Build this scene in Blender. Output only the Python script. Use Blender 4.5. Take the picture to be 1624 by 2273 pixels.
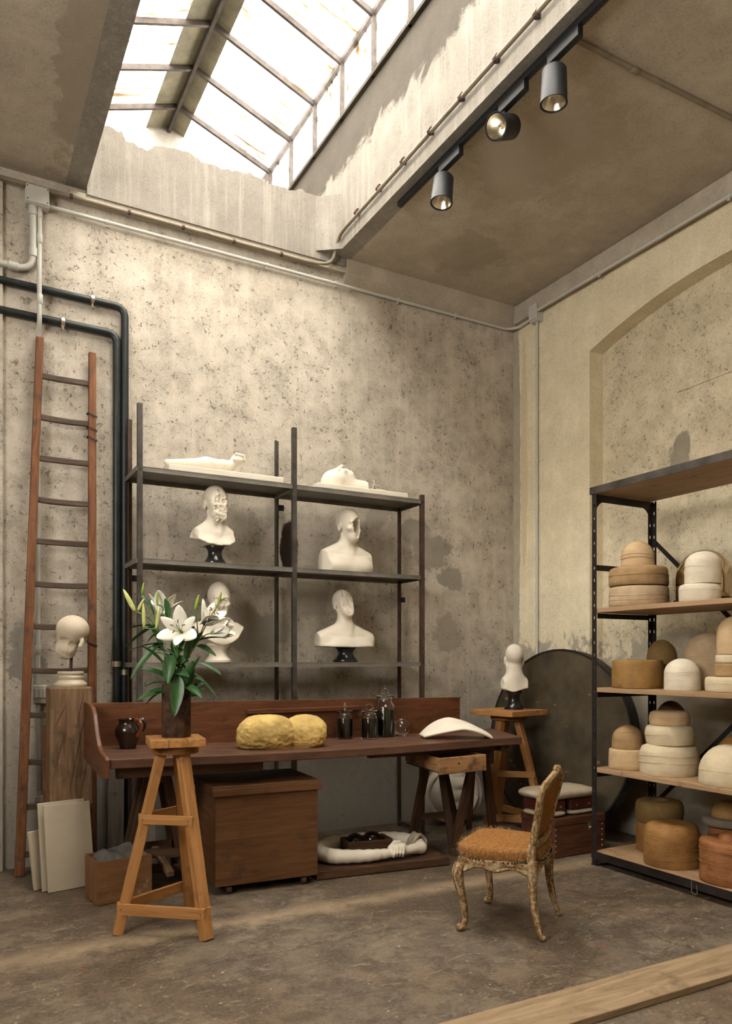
import bpy, math, random
import numpy as np
from mathutils import Vector, Matrix

for o in list(bpy.data.objects):
    bpy.data.objects.remove(o)
C = bpy.context.scene.collection
scene = bpy.context.scene
R = math.radians

# ------------------------------------------------------------------ camera
cam_d = bpy.data.cameras.new('camera')
cam_d.sensor_width = 36.0
cam_d.lens = 26.69
cam_d.shift_y = 0.1445
cam = bpy.data.objects.new('camera', cam_d)
C.objects.link(cam)
cam.location = (0, 0, 1.45)
cam.rotation_euler = (R(90), 0, R(-28.687))
scene.camera = cam

# ------------------------------------------------------------------ sky light
SKY = 17.0
world = bpy.data.worlds.new('overcast_sky')
scene.world = world
world.use_nodes = True
bg = world.node_tree.nodes['Background']
bg.inputs['Color'].default_value = (1.0, 0.95, 0.885, 1)
bg.inputs['Strength'].default_value = SKY
scene.view_settings.view_transform = 'Standard'
scene.view_settings.look = 'None'
scene.view_settings.gamma = 1.0
scene.view_settings.use_curve_mapping = False
scene.view_settings.exposure = 0.52
scene.cycles.max_bounces = 10
scene.cycles.diffuse_bounces = 4
scene.cycles.glossy_bounces = 3
scene.cycles.transmission_bounces = 8
scene.cycles.transparent_max_bounces = 8
scene.cycles.caustics_reflective = False
scene.cycles.caustics_refractive = False
scene.cycles.blur_glossy = 1.0


def portal(name, loc, rot, sx, sy):
    """light portal in an opening of the room: guides the sky light, emits nothing itself"""
    l = bpy.data.lights.new(name, 'AREA')
    l.shape = 'RECTANGLE'
    l.size, l.size_y = sx, sy
    l.energy = 1.0
    l.cycles.is_portal = True
    o = bpy.data.objects.new(name, l)
    o.location = loc
    o.rotation_euler = rot
    C.objects.link(o)


# skylight shaft (down) and the tall window in the wall left of the camera
portal('skylight_portal', (1.85, 4.0, 5.9), (0, 0, 0), 1.95, 6.8)
portal('side_window_portal', (-2.55, 1.1, 3.45), (0, R(-90), 0), 1.6, 3.0)

# ------------------------------------------------------------------ helpers
random.seed(7)
V3 = Vector


def lattice(seed):
    return np.random.default_rng(seed).random((32, 32, 32))


_LAT = {}


def vnoise(P, scale, seed=0):
    """value noise in 0..1"""
    if seed not in _LAT:
        _LAT[seed] = lattice(seed)
    L = _LAT[seed]
    q = P * scale
    i = np.floor(q).astype(int)
    t = q - i
    t = t * t * (3 - 2 * t)
    i0 = i % 32
    i1 = (i + 1) % 32
    r = 0
    for a, wa in ((i0, 1 - t), (i1, t)):
        for b, wb in ((i0, 1 - t), (i1, t)):
            for c, wc in ((i0, 1 - t), (i1, t)):
                r = r + L[a[..., 0], b[..., 1], c[..., 2]] * wa[..., 0] * wb[..., 1] * wc[..., 2]
    return r


def fbm(P, scale, seed=0, octv=3):
    """signed fractal noise, about -1..1"""
    r, a, n = 0, 1.0, 0
    for k in range(octv):
        r = r + a * (vnoise(P + 3.7 * k, scale * 2 ** k, seed) * 2 - 1)
        n += a
        a *= 0.5
    return r / n


def xyz(o):
    """world location of the base a part hangs from"""
    while o.parent is not None:
        o = o.parent
    return o.location.copy()


class MB:
    def __init__(self):
        self.v, self.f, self.g = [], [], []
        self.rnd = random.random() * 50

    def add(self, vs, fs, gs=None):
        n = len(self.v)
        self.v += [tuple(p) for p in vs]
        self.f += [tuple(i + n for i in f) for f in fs]
        self.g += [tuple(p) for p in (gs if gs is not None else vs)]
        return self

    def box(self, c, s, rot=None):
        s = V3(s)
        c = V3(c)
        order = sorted(range(3), key=lambda k: -s[k])
        off = random.random() * 40
        vs, gs = [], []
        for x in (-.5, .5):
            for y in (-.5, .5):
                for z in (-.5, .5):
                    p = V3((x * s.x, y * s.y, z * s.z))
                    gs.append((p[order[0]] + off, p[order[1]] + off, p[order[2]]))
                    if rot is not None:
                        p = rot @ p
                    vs.append(p + c)
        return self.add(vs, [(0, 1, 3, 2), (4, 6, 7, 5), (0, 4, 5, 1), (2, 3, 7, 6), (0, 2, 6, 4), (1, 5, 7, 3)], gs)

    def bb(self, x0, x1, y0, y1, z0, z1):
        return self.box(((x0 + x1) / 2, (y0 + y1) / 2, (z0 + z1) / 2), (abs(x1 - x0), abs(y1 - y0), abs(z1 - z0)))

    def bar(self, p0, p1, w, h, side=None, w1=None, h1=None, seg=1, bow=None):
        """timber from p0 to p1; w along `side`, h across"""
        p0, p1 = V3(p0), V3(p1)
        w1 = w if w1 is None else w1
        h1 = h if h1 is None else h1
        d = (p1 - p0)
        L = d.length
        d.normalize()
        if side is None:
            side = V3((0, 0, 1)).cross(d)
            if side.length < .05:
                side = V3((1, 0, 0))
        a = V3(side)
        a = (a - d * a.dot(d)).normalized()
        b = d.cross(a)
        off = random.random() * 40
        vs, gs, fs = [], [], []
        for k in range(seg + 1):
            t = k / seg
            c = p0.lerp(p1, t)
            if bow is not None:
                c = c + V3(bow) * math.sin(math.pi * t)
            ww, hh = w + (w1 - w) * t, h + (h1 - h) * t
            for sa, sb in ((-1, -1), (1, -1), (1, 1), (-1, 1)):
                vs.append(c + a * (sa * ww / 2) + b * (sb * hh / 2))
                gs.append((L * t + off, sa * ww / 2 + off, sb * hh / 2))
        fs.append((3, 2, 1, 0))
        for k in range(seg):
            q = 4 * k
            for j in range(4):
                fs.append((q + j, q + (j + 1) % 4, q + 4 + (j + 1) % 4, q + 4 + j))
        q = 4 * seg
        fs.append((q, q + 1, q + 2, q + 3))
        return self.add(vs, fs, gs)

    def tube(self, pts, r, n=8, flat=1.0, cap=True, up=(0, 0, 1)):
        pts = [V3(p) for p in pts]
        rs = r if isinstance(r, (list, tuple)) else [r] * len(pts)
        vs, gs, fs = [], [], []
        L = 0
        m = len(pts)
        off = random.random() * 40
        a = None
        for k, p in enumerate(pts):
            d = (pts[min(k + 1, m - 1)] - pts[max(k - 1, 0)]).normalized()
            if a is None:
                a = V3(up).cross(d)
                if a.length < .05:
                    a = V3((1, 0, 0)).cross(d)
            a = (a - d * a.dot(d)).normalized()
            b = d.cross(a)
            if k:
                L += (p - pts[k - 1]).length
            for j in range(n):
                t = 2 * math.pi * j / n
                vs.append(p + a * (rs[k] * math.cos(t)) + b * (rs[k] * flat * math.sin(t)))
                gs.append((L + off, rs[k] * math.cos(t) + off, rs[k] * math.sin(t)))
        for k in range(m - 1):
            for j in range(n):
                fs.append((k * n + j, k * n + (j + 1) % n, (k + 1) * n + (j + 1) % n, (k + 1) * n + j))
        if cap:
            fs.append(tuple(range(n - 1, -1, -1)))
            fs.append(tuple((m - 1) * n + j for j in range(n)))
        return self.add(vs, fs, gs)

    def lathe(self, prof, c=(0, 0, 0), n=32, sx=1.0, sy=1.0, rz=0.0, M=None, ring=False):
        """profile of (radius, height) from bottom to top; radius 0 ends in a point"""
        c = V3(c)
        vs, fs = [], []
        rings = []
        for r, z in prof:
            if r <= 1e-6:
                rings.append([len(vs)])
                vs.append(V3((0, 0, z)))
            else:
                ring = []
                for j in range(n):
                    t = 2 * math.pi * j / n
                    ring.append(len(vs))
                    vs.append(V3((r * sx * math.cos(t), r * sy * math.sin(t), z)))
                rings.append(ring)
        for a, b in list(zip(rings[:-1], rings[1:])) + ([(rings[-1], rings[0])] if ring else []):
            if len(a) == 1 and len(b) == 1:
                continue
            if len(a) == 1:
                for j in range(n):
                    fs.append((a[0], b[(j + 1) % n], b[j])[::-1])
            elif len(b) == 1:
                for j in range(n):
                    fs.append((a[j], a[(j + 1) % n], b[0]))
            else:
                for j in range(n):
                    fs.append((a[j], a[(j + 1) % n], b[(j + 1) % n], b[j]))
        if len(rings[0]) > 1 and not ring:
            fs.append(tuple(reversed(rings[0])))
        if len(rings[-1]) > 1 and not ring:
            fs.append(tuple(rings[-1]))
        gs = [tuple(v) for v in vs]
        if M is None:
            M = Matrix.Rotation(rz, 3, 'Z')
        vs = [M @ v + c for v in vs]
        return self.add(vs, fs, gs)

    def ball(self, c, r, n=12, s=(1, 1, 1)):
        m = max(4, n // 2)
        prof = [(r * math.sin(math.pi * k / m), -r * math.cos(math.pi * k / m) * s[2]) for k in range(m + 1)]
        return self.lathe(prof, c, n, s[0], s[1])

    def prism(self, poly, vec):
        """extrude a planar polygon of 3-D points along vec"""
        n = len(poly)
        vec = V3(vec)
        vs = [V3(p) for p in poly] + [V3(p) + vec for p in poly]
        fs = [tuple(range(n))[::-1], tuple(range(n, 2 * n))]
        fs += [(j, (j + 1) % n, n + (j + 1) % n, n + j) for j in range(n)]
        return self.add(vs, fs)

    def grid(self, fn, nu, nv, closed=False):
        """fn(u,v) -> point, u,v in 0..1"""
        vs = [fn(i / nu, j / nv) for i in range(nu + 1) for j in range(nv + 1)]
        gs = [(i / nu, j / nv, 0) for i in range(nu + 1) for j in range(nv + 1)]
        fs = [(i * (nv + 1) + j, (i + 1) * (nv + 1) + j, (i + 1) * (nv + 1) + j + 1, i * (nv + 1) + j + 1) for i in range(nu) for j in range(nv)]
        return self.add(vs, fs, gs)

    def lumpy(self, amp, scale, seed=0):
        P = np.array(self.v, float)
        c = P.mean(0)
        d = P - c
        d /= np.linalg.norm(d, axis=1, keepdims=True) + 1e-9
        P = P + d * (fbm(P + 11.3 * seed, scale, seed % 5) * amp)[:, None]
        self.v = [tuple(p) for p in P]
        return self

    def build(self, name, m, parent=None, smooth=None, bevel=0.0, thick=0.0, subdiv=0):
        o0 = xyz(parent) if parent is not None else V3((0, 0, 0))
        me = bpy.data.meshes.new(name)
        me.from_pydata([tuple(V3(p) - o0) for p in self.v], [], self.f)
        at = me.attributes.new('gc', 'FLOAT_VECTOR', 'POINT')
        at.data.foreach_set('vector', np.array(self.g, np.float32).ravel())
        import bmesh
        bm = bmesh.new()
        bm.from_mesh(me)
        bmesh.ops.recalc_face_normals(bm, faces=bm.faces)
        bm.to_mesh(me)
        bm.free()
        me.materials.append(m)
        if smooth is not None:
            me.shade_smooth()
            if smooth < 170:
                me.set_sharp_from_angle(angle=R(smooth))
        o = bpy.data.objects.new(name, me)
        C.objects.link(o)
        if parent is not None:
            o.parent = parent
        if thick:
            md = o.modifiers.new('thickness', 'SOLIDIFY')
            md.thickness = thick
            md.offset = 0
        if bevel:
            md = o.modifiers.new('bevel', 'BEVEL')
            md.width = bevel
            md.segments = 2
            md.limit_method = 'ANGLE'
            md.angle_limit = R(40)
        if subdiv:
            md = o.modifiers.new('subdiv', 'SUBSURF')
            md.levels = md.render_levels = subdiv
        return o


def tag(o, label, cat, group=None):
    o['label'] = label
    o['category'] = cat
    if group:
        o['group'] = group
    return o


def thing(name, label, cat, loc, group=None):
    o = bpy.data.objects.new(name, None)
    o.empty_display_size = 0.05
    C.objects.link(o)
    o.location = loc
    return tag(o, label, cat, group)


def solo(mb, name, m, loc, label, cat, group=None, **kw):
    """a thing that is one mesh, with its origin at loc"""
    l = V3(loc)
    mb.v = [tuple(V3(p) - l) for p in mb.v]
    o = mb.build(name, m, None, **kw)
    o.location = l
    return tag(o, label, cat, group)


def struct(o):
    o['kind'] = 'structure'
    return o


def curve_pts(pts, n=6):
    """Catmull-Rom through pts"""
    P = [V3(p) for p in pts]
    P = [P[0] * 2 - P[1]] + P + [P[-1] * 2 - P[-2]]
    out = []
    for i in range(1, len(P) - 2):
        for k in range(n):
            t = k / n
            a, b, c, d = P[i - 1], P[i], P[i + 1], P[i + 2]
            out.append(0.5 * ((2 * b) + (c - a) * t + (2 * a - 5 * b + 4 * c - d) * t * t + (-a + 3 * b - 3 * c + d) * t ** 3))
    out.append(P[-2])
    return out


def lerp_list(vals, n):
    """resample a list of radii to n samples"""
    return [float(x) for x in np.interp(np.linspace(0, 1, n), np.linspace(0, 1, len(vals)), vals)]


# ---- implicit surfaces for plaster casts -------------------------------------------------
def sd_ell(P, c, r):
    q = (P - np.array(c)) / np.array(r)
    k = np.linalg.norm(q, axis=-1)
    k2 = np.linalg.norm(q / np.array(r), axis=-1) + 1e-9
    return k * (k - 1) / k2


def sd_cap(P, a, b, ra, rb=None):
    rb = ra if rb is None else rb
    a, b = np.array(a, float), np.array(b, float)
    ab = b - a
    t = np.clip(((P - a) @ ab) / (ab @ ab), 0, 1)
    return np.linalg.norm(P - a - t[..., None] * ab, axis=-1) - (ra + (rb - ra) * t)


def smin(a, b, k):
    h = np.clip(0.5 + 0.5 * (b - a) / k, 0, 1)
    return b * (1 - h) + a * h - k * h * (1 - h)


def smax(a, b, k):
    return -smin(-a, -b, k)


def plane(P, n, d):
    n = np.array(n, float)
    n /= np.linalg.norm(n)
    return P @ n - d


def rotz(P, a):
    c, s = math.cos(a), math.sin(a)
    return np.stack([c * P[..., 0] + s * P[..., 1], -s * P[..., 0] + c * P[..., 1], P[..., 2]], -1)


def rotx(P, a, c0=(0, 0, 0)):
    c, s = math.cos(a), math.sin(a)
    Q = P - np.array(c0)
    return np.stack([Q[..., 0], c * Q[..., 1] + s * Q[..., 2], -s * Q[..., 1] + c * Q[..., 2]], -1) + np.array(c0)


def nets(fn, lo, hi, h):
    """naive surface nets of fn<0"""
    lo, hi = np.array(lo, float), np.array(hi, float)
    n = np.ceil((hi - lo) / h).astype(int) + 1
    ax = [lo[k] + h * np.arange(n[k]) for k in range(3)]
    G = np.stack(np.meshgrid(*ax, indexing='ij'), -1)
    F = fn(G.reshape(-1, 3)).reshape(n)
    S = F < 0
    cnt = np.zeros(n - 1)
    pos = np.zeros(tuple(n - 1) + (3,))
    cor = [(i, j, k) for i in (0, 1) for j in (0, 1) for k in (0, 1)]

    def sl(A, c):
        return A[c[0]:A.shape[0] - 1 + c[0], c[1]:A.shape[1] - 1 + c[1], c[2]:A.shape[2] - 1 + c[2]]
    for a in cor:
        for k in range(3):
            if a[k] == 0:
                b = list(a)
                b[k] = 1
                fa, fb = sl(F, a), sl(F, b)
                m = (fa < 0) != (fb < 0)
                t = np.where(m, fa / np.where(m, fa - fb, 1), 0)
                p = np.stack([np.full(t.shape, float(a[q])) if q != k else t for q in range(3)], -1)
                pos += p * m[..., None]
                cnt += m
    idx = -np.ones(n - 1, int)
    act = cnt > 0
    idx[act] = np.arange(act.sum())
    base = np.stack(np.nonzero(act), -1)
    verts = lo + h * (base + pos[act] / cnt[act][:, None])
    faces = []
    for k in range(3):
        u, w = (k + 1) % 3, (k + 2) % 3
        A = np.take(S, range(0, n[k] - 1), k)
        B = np.take(S, range(1, n[k]), k)
        e = np.stack(np.nonzero(A != B), -1)
        ok = (e[:, u] > 0) & (e[:, w] > 0) & (e[:, u] < n[u] - 1) & (e[:, w] < n[w] - 1)
        e = e[ok]
        ins = A[tuple(e.T)]
        q = []
        for du, dw in ((-1, -1), (0, -1), (0, 0), (-1, 0)):
            c = e.copy()
            c[:, u] += du
            c[:, w] += dw
            q.append(idx[tuple(c.T)])
        q = np.stack(q, -1)
        q[~ins] = q[~ins][:, ::-1]
        faces.append(q)
    return verts, np.concatenate(faces)


def cast(fn, lo, hi, h, name, m, loc, yaw=0.0, parent=None, smooth=170):
    """mesh an implicit form modelled about its own base and stand it at loc"""
    v, f = nets(fn, lo, hi, h)
    c, s = math.cos(yaw), math.sin(yaw)
    v = np.stack([c * v[:, 0] - s * v[:, 1], s * v[:, 0] + c * v[:, 1], v[:, 2]], -1) + np.array(loc)
    mb = MB()
    mb.v = [tuple(p) for p in v.tolist()]
    mb.g = mb.v
    mb.f = [tuple(q) for q in f.tolist()]
    return mb.build(name, m, parent, smooth=smooth)


# ---- materials ---------------------------------------------------------------------------
class NT:
    def __init__(self, name):
        self.m = bpy.data.materials.new(name)
        self.m.use_nodes = True
        self.t = self.m.node_tree
        self.b = self.t.nodes['Principled BSDF']
        self.out = self.t.nodes['Material Output']

    def n(self, typ, **kw):
        nd = self.t.nodes.new(typ)
        for k, v in kw.items():
            if k == 'ins':
                for a, b in v.items():
                    self.set(nd.inputs[a], b)
            else:
                setattr(nd, k, v)
        return nd

    def set(self, sock, v):
        if isinstance(v, bpy.types.NodeSocket):
            self.t.links.new(v, sock)
        elif isinstance(v, tuple) and len(v) == 3 and sock.type == 'RGBA':
            sock.default_value = (*v, 1)
        else:
            sock.default_value = v

    def coord(self, attr=None, scale=(1, 1, 1), loc=(0, 0, 0), world=False):
        if attr:
            s = self.n('ShaderNodeAttribute', attribute_name=attr).outputs['Vector']
        elif world:
            s = self.n('ShaderNodeNewGeometry').outputs['Position']
        else:
            s = self.n('ShaderNodeTexCoord').outputs['Object']
        return self.n('ShaderNodeMapping', ins={'Vector': s, 'Scale': scale, 'Location': loc}).outputs[0]

    def noise(self, vec, scale, detail=4, rough=.55, dist=0.0):
        return self.n('ShaderNodeTexNoise', ins={'Vector': vec, 'Scale': scale, 'Detail': detail, 'Roughness': rough, 'Distortion': dist}).outputs['Fac']

    def ramp(self, fac, stops, interp='LINEAR'):
        nd = self.n('ShaderNodeValToRGB', ins={'Fac': fac})
        cr = nd.color_ramp
        cr.interpolation = interp
        while len(cr.elements) < len(stops):
            cr.elements.new(0.5)
        for e, (p, c) in zip(cr.elements, stops):
            e.position = p
            e.color = (c, c, c, 1) if not isinstance(c, tuple) else (*c, 1)
        return nd.outputs['Color']

    def mix(self, fac, a, b, mode='MIX'):
        nd = self.n('ShaderNodeMix', data_type='RGBA', blend_type=mode)
        self.set(nd.inputs['Factor'], fac)
        self.set(nd.inputs[6], a)
        self.set(nd.inputs[7], b)
        return nd.outputs[2]

    def math(self, op, a, b=0.0, clamp=False):
        nd = self.n('ShaderNodeMath', operation=op, use_clamp=clamp)
        self.set(nd.inputs[0], a)
        self.set(nd.inputs[1], b)
        return nd.outputs[0]

    def sep(self, vec):
        return self.n('ShaderNodeSeparateXYZ', ins={'Vector': vec}).outputs

    def bump(self, h, strength=.3, dist=.01):
        return self.n('ShaderNodeBump', ins={'Height': h, 'Strength': strength, 'Distance': dist}).outputs[0]

    def done(self, col, rough=.8, normal=None, metal=0.0, spec=.35):
        self.set(self.b.inputs['Base Color'], col)
        self.set(self.b.inputs['Roughness'], rough)
        self.b.inputs['Metallic'].default_value = metal
        self.b.inputs['Specular IOR Level'].default_value = spec
        if normal is not None:
            self.set(self.b.inputs['Normal'], normal)
        return self.m


def m_wood(name, dark, mid, light, rough=.6, grain=1.0, wear=0.0, wearcol=(.05, .035, .02), spec=.3):
    t = NT(name)
    v = t.coord('gc', (1.6 * grain, 16 * grain, 16 * grain))
    a = t.noise(v, 1.6, 6, .6, 1.2)
    v2 = t.coord('gc', (6, 120, 120))
    b = t.noise(v2, 1.0, 3, .5)
    col = t.ramp(a, [(.28, dark), (.5, mid), (.72, light)])
    col = t.mix(t.math('MULTIPLY', b, .35), col, t.mix(1.0, col, (.55, .5, .45), 'MULTIPLY'))
    k = t.noise(t.coord('gc', (2.2, 9, 9)), 1.3, 3, .5, .4)
    col = t.mix(t.ramp(k, [(.66, 0.0), (.74, .55)]), col, tuple(x * .45 for x in dark))
    if wear:
        w = t.noise(t.coord(None, (1, 1, 1)), 7, 6, .65)
        col = t.mix(t.ramp(w, [(.62 - wear * .25, 0.0), (.75 - wear * .2, .85)]), col, wearcol)
    h = t.math('ADD', t.math('MULTIPLY', a, .6), t.math('MULTIPLY', b, .5))
    return t.done(col, rough, t.bump(h, .35, .004), spec=spec)


def m_plain(name, col, rough=.6, metal=0.0, var=.15, vscale=8, bump=.1, bscale=40, spec=.4, coat=0.0):
    t = NT(name)
    v = t.coord()
    a = t.noise(v, vscale, 5, .6)
    lo = tuple(max(0, x * (1 - var)) for x in col)
    hi = tuple(min(1, x * (1 + var)) for x in col)
    c = t.ramp(a, [(.3, lo), (.7, hi)])
    b = t.noise(v, bscale, 4, .6)
    m = t.done(c, rough, t.bump(b, bump, .004), metal, spec)
    if coat:
        t.b.inputs['Coat Weight'].default_value = coat
    return m


# rough plaster with pits, stains and damp patches; world coordinates
def m_plaster(name, lo, hi, pit=1.0, stains=(), damp=None, streak=0.0, damp_col=(.30, .28, .245), bump=.5, cloud=.5, ps=1.0):
    t = NT(name)
    p = t.coord(world=True)
    big = t.noise(p, .8, 4, .6)
    col = t.ramp(big, [(.3, lo), (.7, hi)])
    med = t.noise(p, 4.5, 5, .74)
    col = t.mix(t.ramp(med, [(.42, 0.0), (.70, cloud)]), col, tuple(x * .62 for x in lo))
    col = t.mix(t.ramp(med, [(.25, .5), (.42, 0.0)]), col, tuple(min(1, x * 1.18) for x in hi))
    fine = t.noise(p, 75, 3, .7)
    col = t.mix(t.math('MULTIPLY', t.ramp(fine, [(.45, 0.0), (.75, .6)]), t.ramp(med, [(.3, .25), (.6, 1.0)])), col, tuple(x * .45 for x in lo))
    if streak:
        s = t.noise(t.coord(world=True, scale=(14, 14, .7)), 1.5, 3, .6)
        col = t.mix(t.ramp(s, [(.50, 0.0), (.75, streak)]), col, tuple(min(1, x * 1.3) for x in hi))
    # pits: small chips in clusters and a few larger holes
    pits = None
    if pit > 0:
        a = t.noise(p, 27 * ps, 3, .7, .5)
        pitm = t.ramp(t.math('ADD', a, t.math('MULTIPLY', med, .34)), [(.785, 0.0), (.835, 1.0)])
        b = t.noise(p, 11 * ps, 5, .75, .9)
        pit2 = t.ramp(t.math('ADD', b, t.math('MULTIPLY', big, .18)), [(.745, 0.0), (.77, 1.0)])
        pits = t.math('MULTIPLY', t.math('MAXIMUM', pitm, pit2), pit, True)
        col = t.mix(t.math('MULTIPLY', pits, .78), col, (.13, .10, .07))
    rag = t.math('MULTIPLY', t.math('SUBTRACT', t.noise(t.coord(world=True, loc=(3.1, 1.7, .6)), 2.6, 6, .74, .5), .5), 3.4) if (stains or damp) else None
    patch = t.ramp(med, [(.3, .78), (.7, 1.2)])
    if damp:
        z0, z1, amt = damp
        z = t.math('ADD', t.sep(p)[2], t.math('MULTIPLY', rag, .75))
        f = t.n('ShaderNodeMapRange', ins={'Value': z, 'From Min': z0, 'From Max': z1, 'To Min': amt, 'To Max': 0.0}).outputs[0]
        col = t.mix(f, col, t.mix(1.0, damp_col, patch, 'MULTIPLY'))
    for (cx, cy, cz, rx, ry, rz, sc, am, *rk_) in stains:
        q = t.n('ShaderNodeVectorMath', operation='SUBTRACT', ins={0: p, 1: (cx, cy, cz)}).outputs[0]
        q = t.n('ShaderNodeVectorMath', operation='DIVIDE', ins={0: q, 1: (rx, ry, rz)}).outputs[0]
        ln = t.n('ShaderNodeVectorMath', operation='LENGTH', ins={0: q}).outputs['Value']
        f = t.ramp(t.math('ADD', ln, t.math('MULTIPLY', rag, rk_[0] if rk_ else 1.0)), [(.86, am), (1.0, 0.0)])
        col = t.mix(f, col, t.mix(1.0, sc, patch, 'MULTIPLY'))
    h = t.math('ADD', t.math('MULTIPLY', med, .5), t.math('MULTIPLY', fine, .3))
    if pits is not None:
        h = t.math('SUBTRACT', h, t.math('MULTIPLY', pits, .9))
    return t.done(col, .9, t.bump(h, bump, .02), spec=.15)


def m_floor():
    t = NT('concrete_floor')
    p = t.coord(world=True)
    a = t.noise(p, .9, 6, .65, .5)
    col = t.ramp(a, [(.38, (0.060, 0.040, 0.024)), (.45, (0.108, 0.073, 0.045)), (.51, (0.143, 0.105, 0.070)), (.56, (0.100, 0.079, 0.057)), (.64, (0.160, 0.127, 0.088))])
    b = t.noise(p, 5, 6, .77)
    col = t.mix(t.ramp(b, [(.42, .8), (.55, 0.0)]), col, (0.043, 0.030, 0.020))
    d = t.noise(p, 60, 4, .75)
    col = t.mix(t.ramp(d, [(.4, 0.0), (.75, .55)]), col, (0.208, 0.158, 0.106))
    # worn pale scuffs
    w = t.noise(t.coord(world=True, scale=(1, 2.0, 1)), 6, 6, .82, 2.0)
    col = t.mix(t.ramp(w, [(.555, 0.0), (.63, .55)]), col, (0.294, 0.233, 0.163))
    # dribbles and specks of paint
    e = t.math('MULTIPLY', t.math('SUBTRACT', d, .5), .10)
    for sc, thr, thin, c in ((9, .055, .80, (0.475, 0.404, 0.304)), (8, .065, .76, (0.362, 0.059, 0.031)), (6, .07, .80, (0.030, 0.030, 0.034)), (17, .075, .74, (0.397, 0.332, 0.240))):
        vo = t.n('ShaderNodeTexVoronoi', ins={'Vector': t.coord(world=True, loc=(sc * .37, sc * .11, 0)), 'Scale': sc, 'Randomness': 1.0})
        sel = t.math('GREATER_THAN', t.sep(vo.outputs['Color'])[0], thin)
        col = t.mix(t.math('MULTIPLY', t.ramp(t.math('ADD', vo.outputs['Distance'], e), [(thr, .8), (thr * 1.5, 0.0)]), sel), col, c)
    # cracks between the poured bays
    xs = t.sep(p)
    wob = t.math('MULTIPLY', t.math('SUBTRACT', b, .5), .22)
    crack = None
    for ax, pos in ((1, 3.52), (0, .62), (0, 3.25)):
        q = t.math('ABSOLUTE', t.math('SUBTRACT', t.math('ADD', xs[ax], wob), pos))
        m = t.ramp(q, [(.0, 1.0), (.009, 0.0)])
        crack = m if crack is None else t.math('MAXIMUM', crack, m)
    crack = t.math('MULTIPLY', crack, t.ramp(a, [(.45, 0.0), (.55, 1.0)]))
    col = t.mix(t.math('MULTIPLY', crack, .7), col, (0.030, 0.021, 0.014))
    # pale band straight across the floor, uneven in strength
    q = t.math('ABSOLUTE', t.math('SUBTRACT', t.math('ADD', xs[1], t.math('MULTIPLY', wob, .6)), 4.02))
    col = t.mix(t.math('MULTIPLY', t.ramp(q, [(.02, .75), (.13, 0.0)]), t.ramp(b, [(.3, .3), (.6, 1.0)])), col, (0.311, 0.230, 0.145))
    h = t.math('ADD', t.math('MULTIPLY', b, .5), t.math('MULTIPLY', d, .3))
    return t.done(col, t.ramp(a, [(.3, .5), (.7, .8)]), t.bump(h, .35, .012), spec=.35)


M = {}
M['back'] = m_plaster('rough_wall_plaster', (.465, .412, .335), (.57, .512, .425), .9, ps=1.15, streak=.22, damp=(.45, 1.3, .7), cloud=.8,
                      stains=((2.455, 5.8, 2.37, .085, 1, .24, (.030, .016, .011), .97, .28), (2.66, 5.8, 2.02, .22, 1, .24, (.33, .29, .235), .75, .7),
                              (3.66, 5.8, 2.60, .16, 1, .12, (.28, .255, .21), .85, .8), (3.84, 5.8, 2.42, .20, 1, .14, (.26, .235, .19), .9, .8), (4.06, 5.8, 2.20, .12, 1, .10, (.26, .235, .19), .85, .8),
                              (2.15, 5.8, 1.66, .30, 1, .22, (.31, .285, .24), .8, .8), (4.02, 5.8, 1.72, .17, 1, .22, (.29, .26, .21), .7, .8),
                              (.48, 5.8, 1.45, .16, 1, .22, (.25, .23, .20), .9, .8), (3.3, 5.8, 2.72, .12, 1, .10, (.33, .295, .24), .7, .8)))
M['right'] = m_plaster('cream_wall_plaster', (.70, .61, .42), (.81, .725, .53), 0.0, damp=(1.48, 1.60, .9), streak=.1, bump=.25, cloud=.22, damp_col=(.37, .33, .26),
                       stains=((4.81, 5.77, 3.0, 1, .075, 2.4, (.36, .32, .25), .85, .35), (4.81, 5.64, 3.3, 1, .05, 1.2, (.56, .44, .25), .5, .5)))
M['niche'] = m_plaster('rough_niche_plaster', (.62, .54, .375), (.76, .68, .50), .75, ps=1.6, damp=(1.50, 1.62, .9), cloud=.6, damp_col=(.37, .33, .26),
                       stains=((4.96, 4.0, 3.08, 1, .11, .17, (.31, .275, .21), .95, .8),))
M['ceil'] = m_plaster('ceiling_plaster', (.43, .375, .295), (.52, .465, .375), 0.0, bump=.2, cloud=.3,
                      stains=((3.50, 3.90, 4.85, .42, .60, 1, (.37, .32, .25), .6, .8), (3.85, 5.2, 4.85, .33, .30, 1, (.33, .285, .22), .7, .8),
                              (.70, 4.4, 4.85, .16, 1.5, 1, (.29, .25, .195), .75, .8), (.2, 3.5, 4.85, .6, .5, 1, (.32, .28, .225), .6, .8)))
M['shaft'] = m_plaster('skylight_shaft_render', (.235, .212, .18), (.29, .267, .23), .3, streak=.6, bump=.3, cloud=.3,
                       stains=((2.84, 5.0, 5.90, 1, 9.0, .42, (.075, .065, .052), .95, .45),))
M['floor'] = m_floor()
M['bar'] = m_plain('rusty_glazing_bar', (.045, .034, .027), .7, .2, .4, 20)
M['cap'] = m_plain('weathered_ridge_sheet', (.13, .115, .075), .8, .0, .35, 6, .2, 60)
M['conduit'] = m_plain('pale_grey_conduit', (.50, .49, .44), .5, 0, .06, 5)
M['cable'] = m_plain('brown_painted_pipe', (.20, .165, .115), .6, 0, .25, 9)
M['blackpipe'] = m_plain('black_iron_pipe', (.022, .026, .026), .42, .3, .3, 12, .15, 60)
M['brass'] = m_plain('galvanised_clip', (.55, .50, .40), .35, .9, .2, 15)
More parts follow.
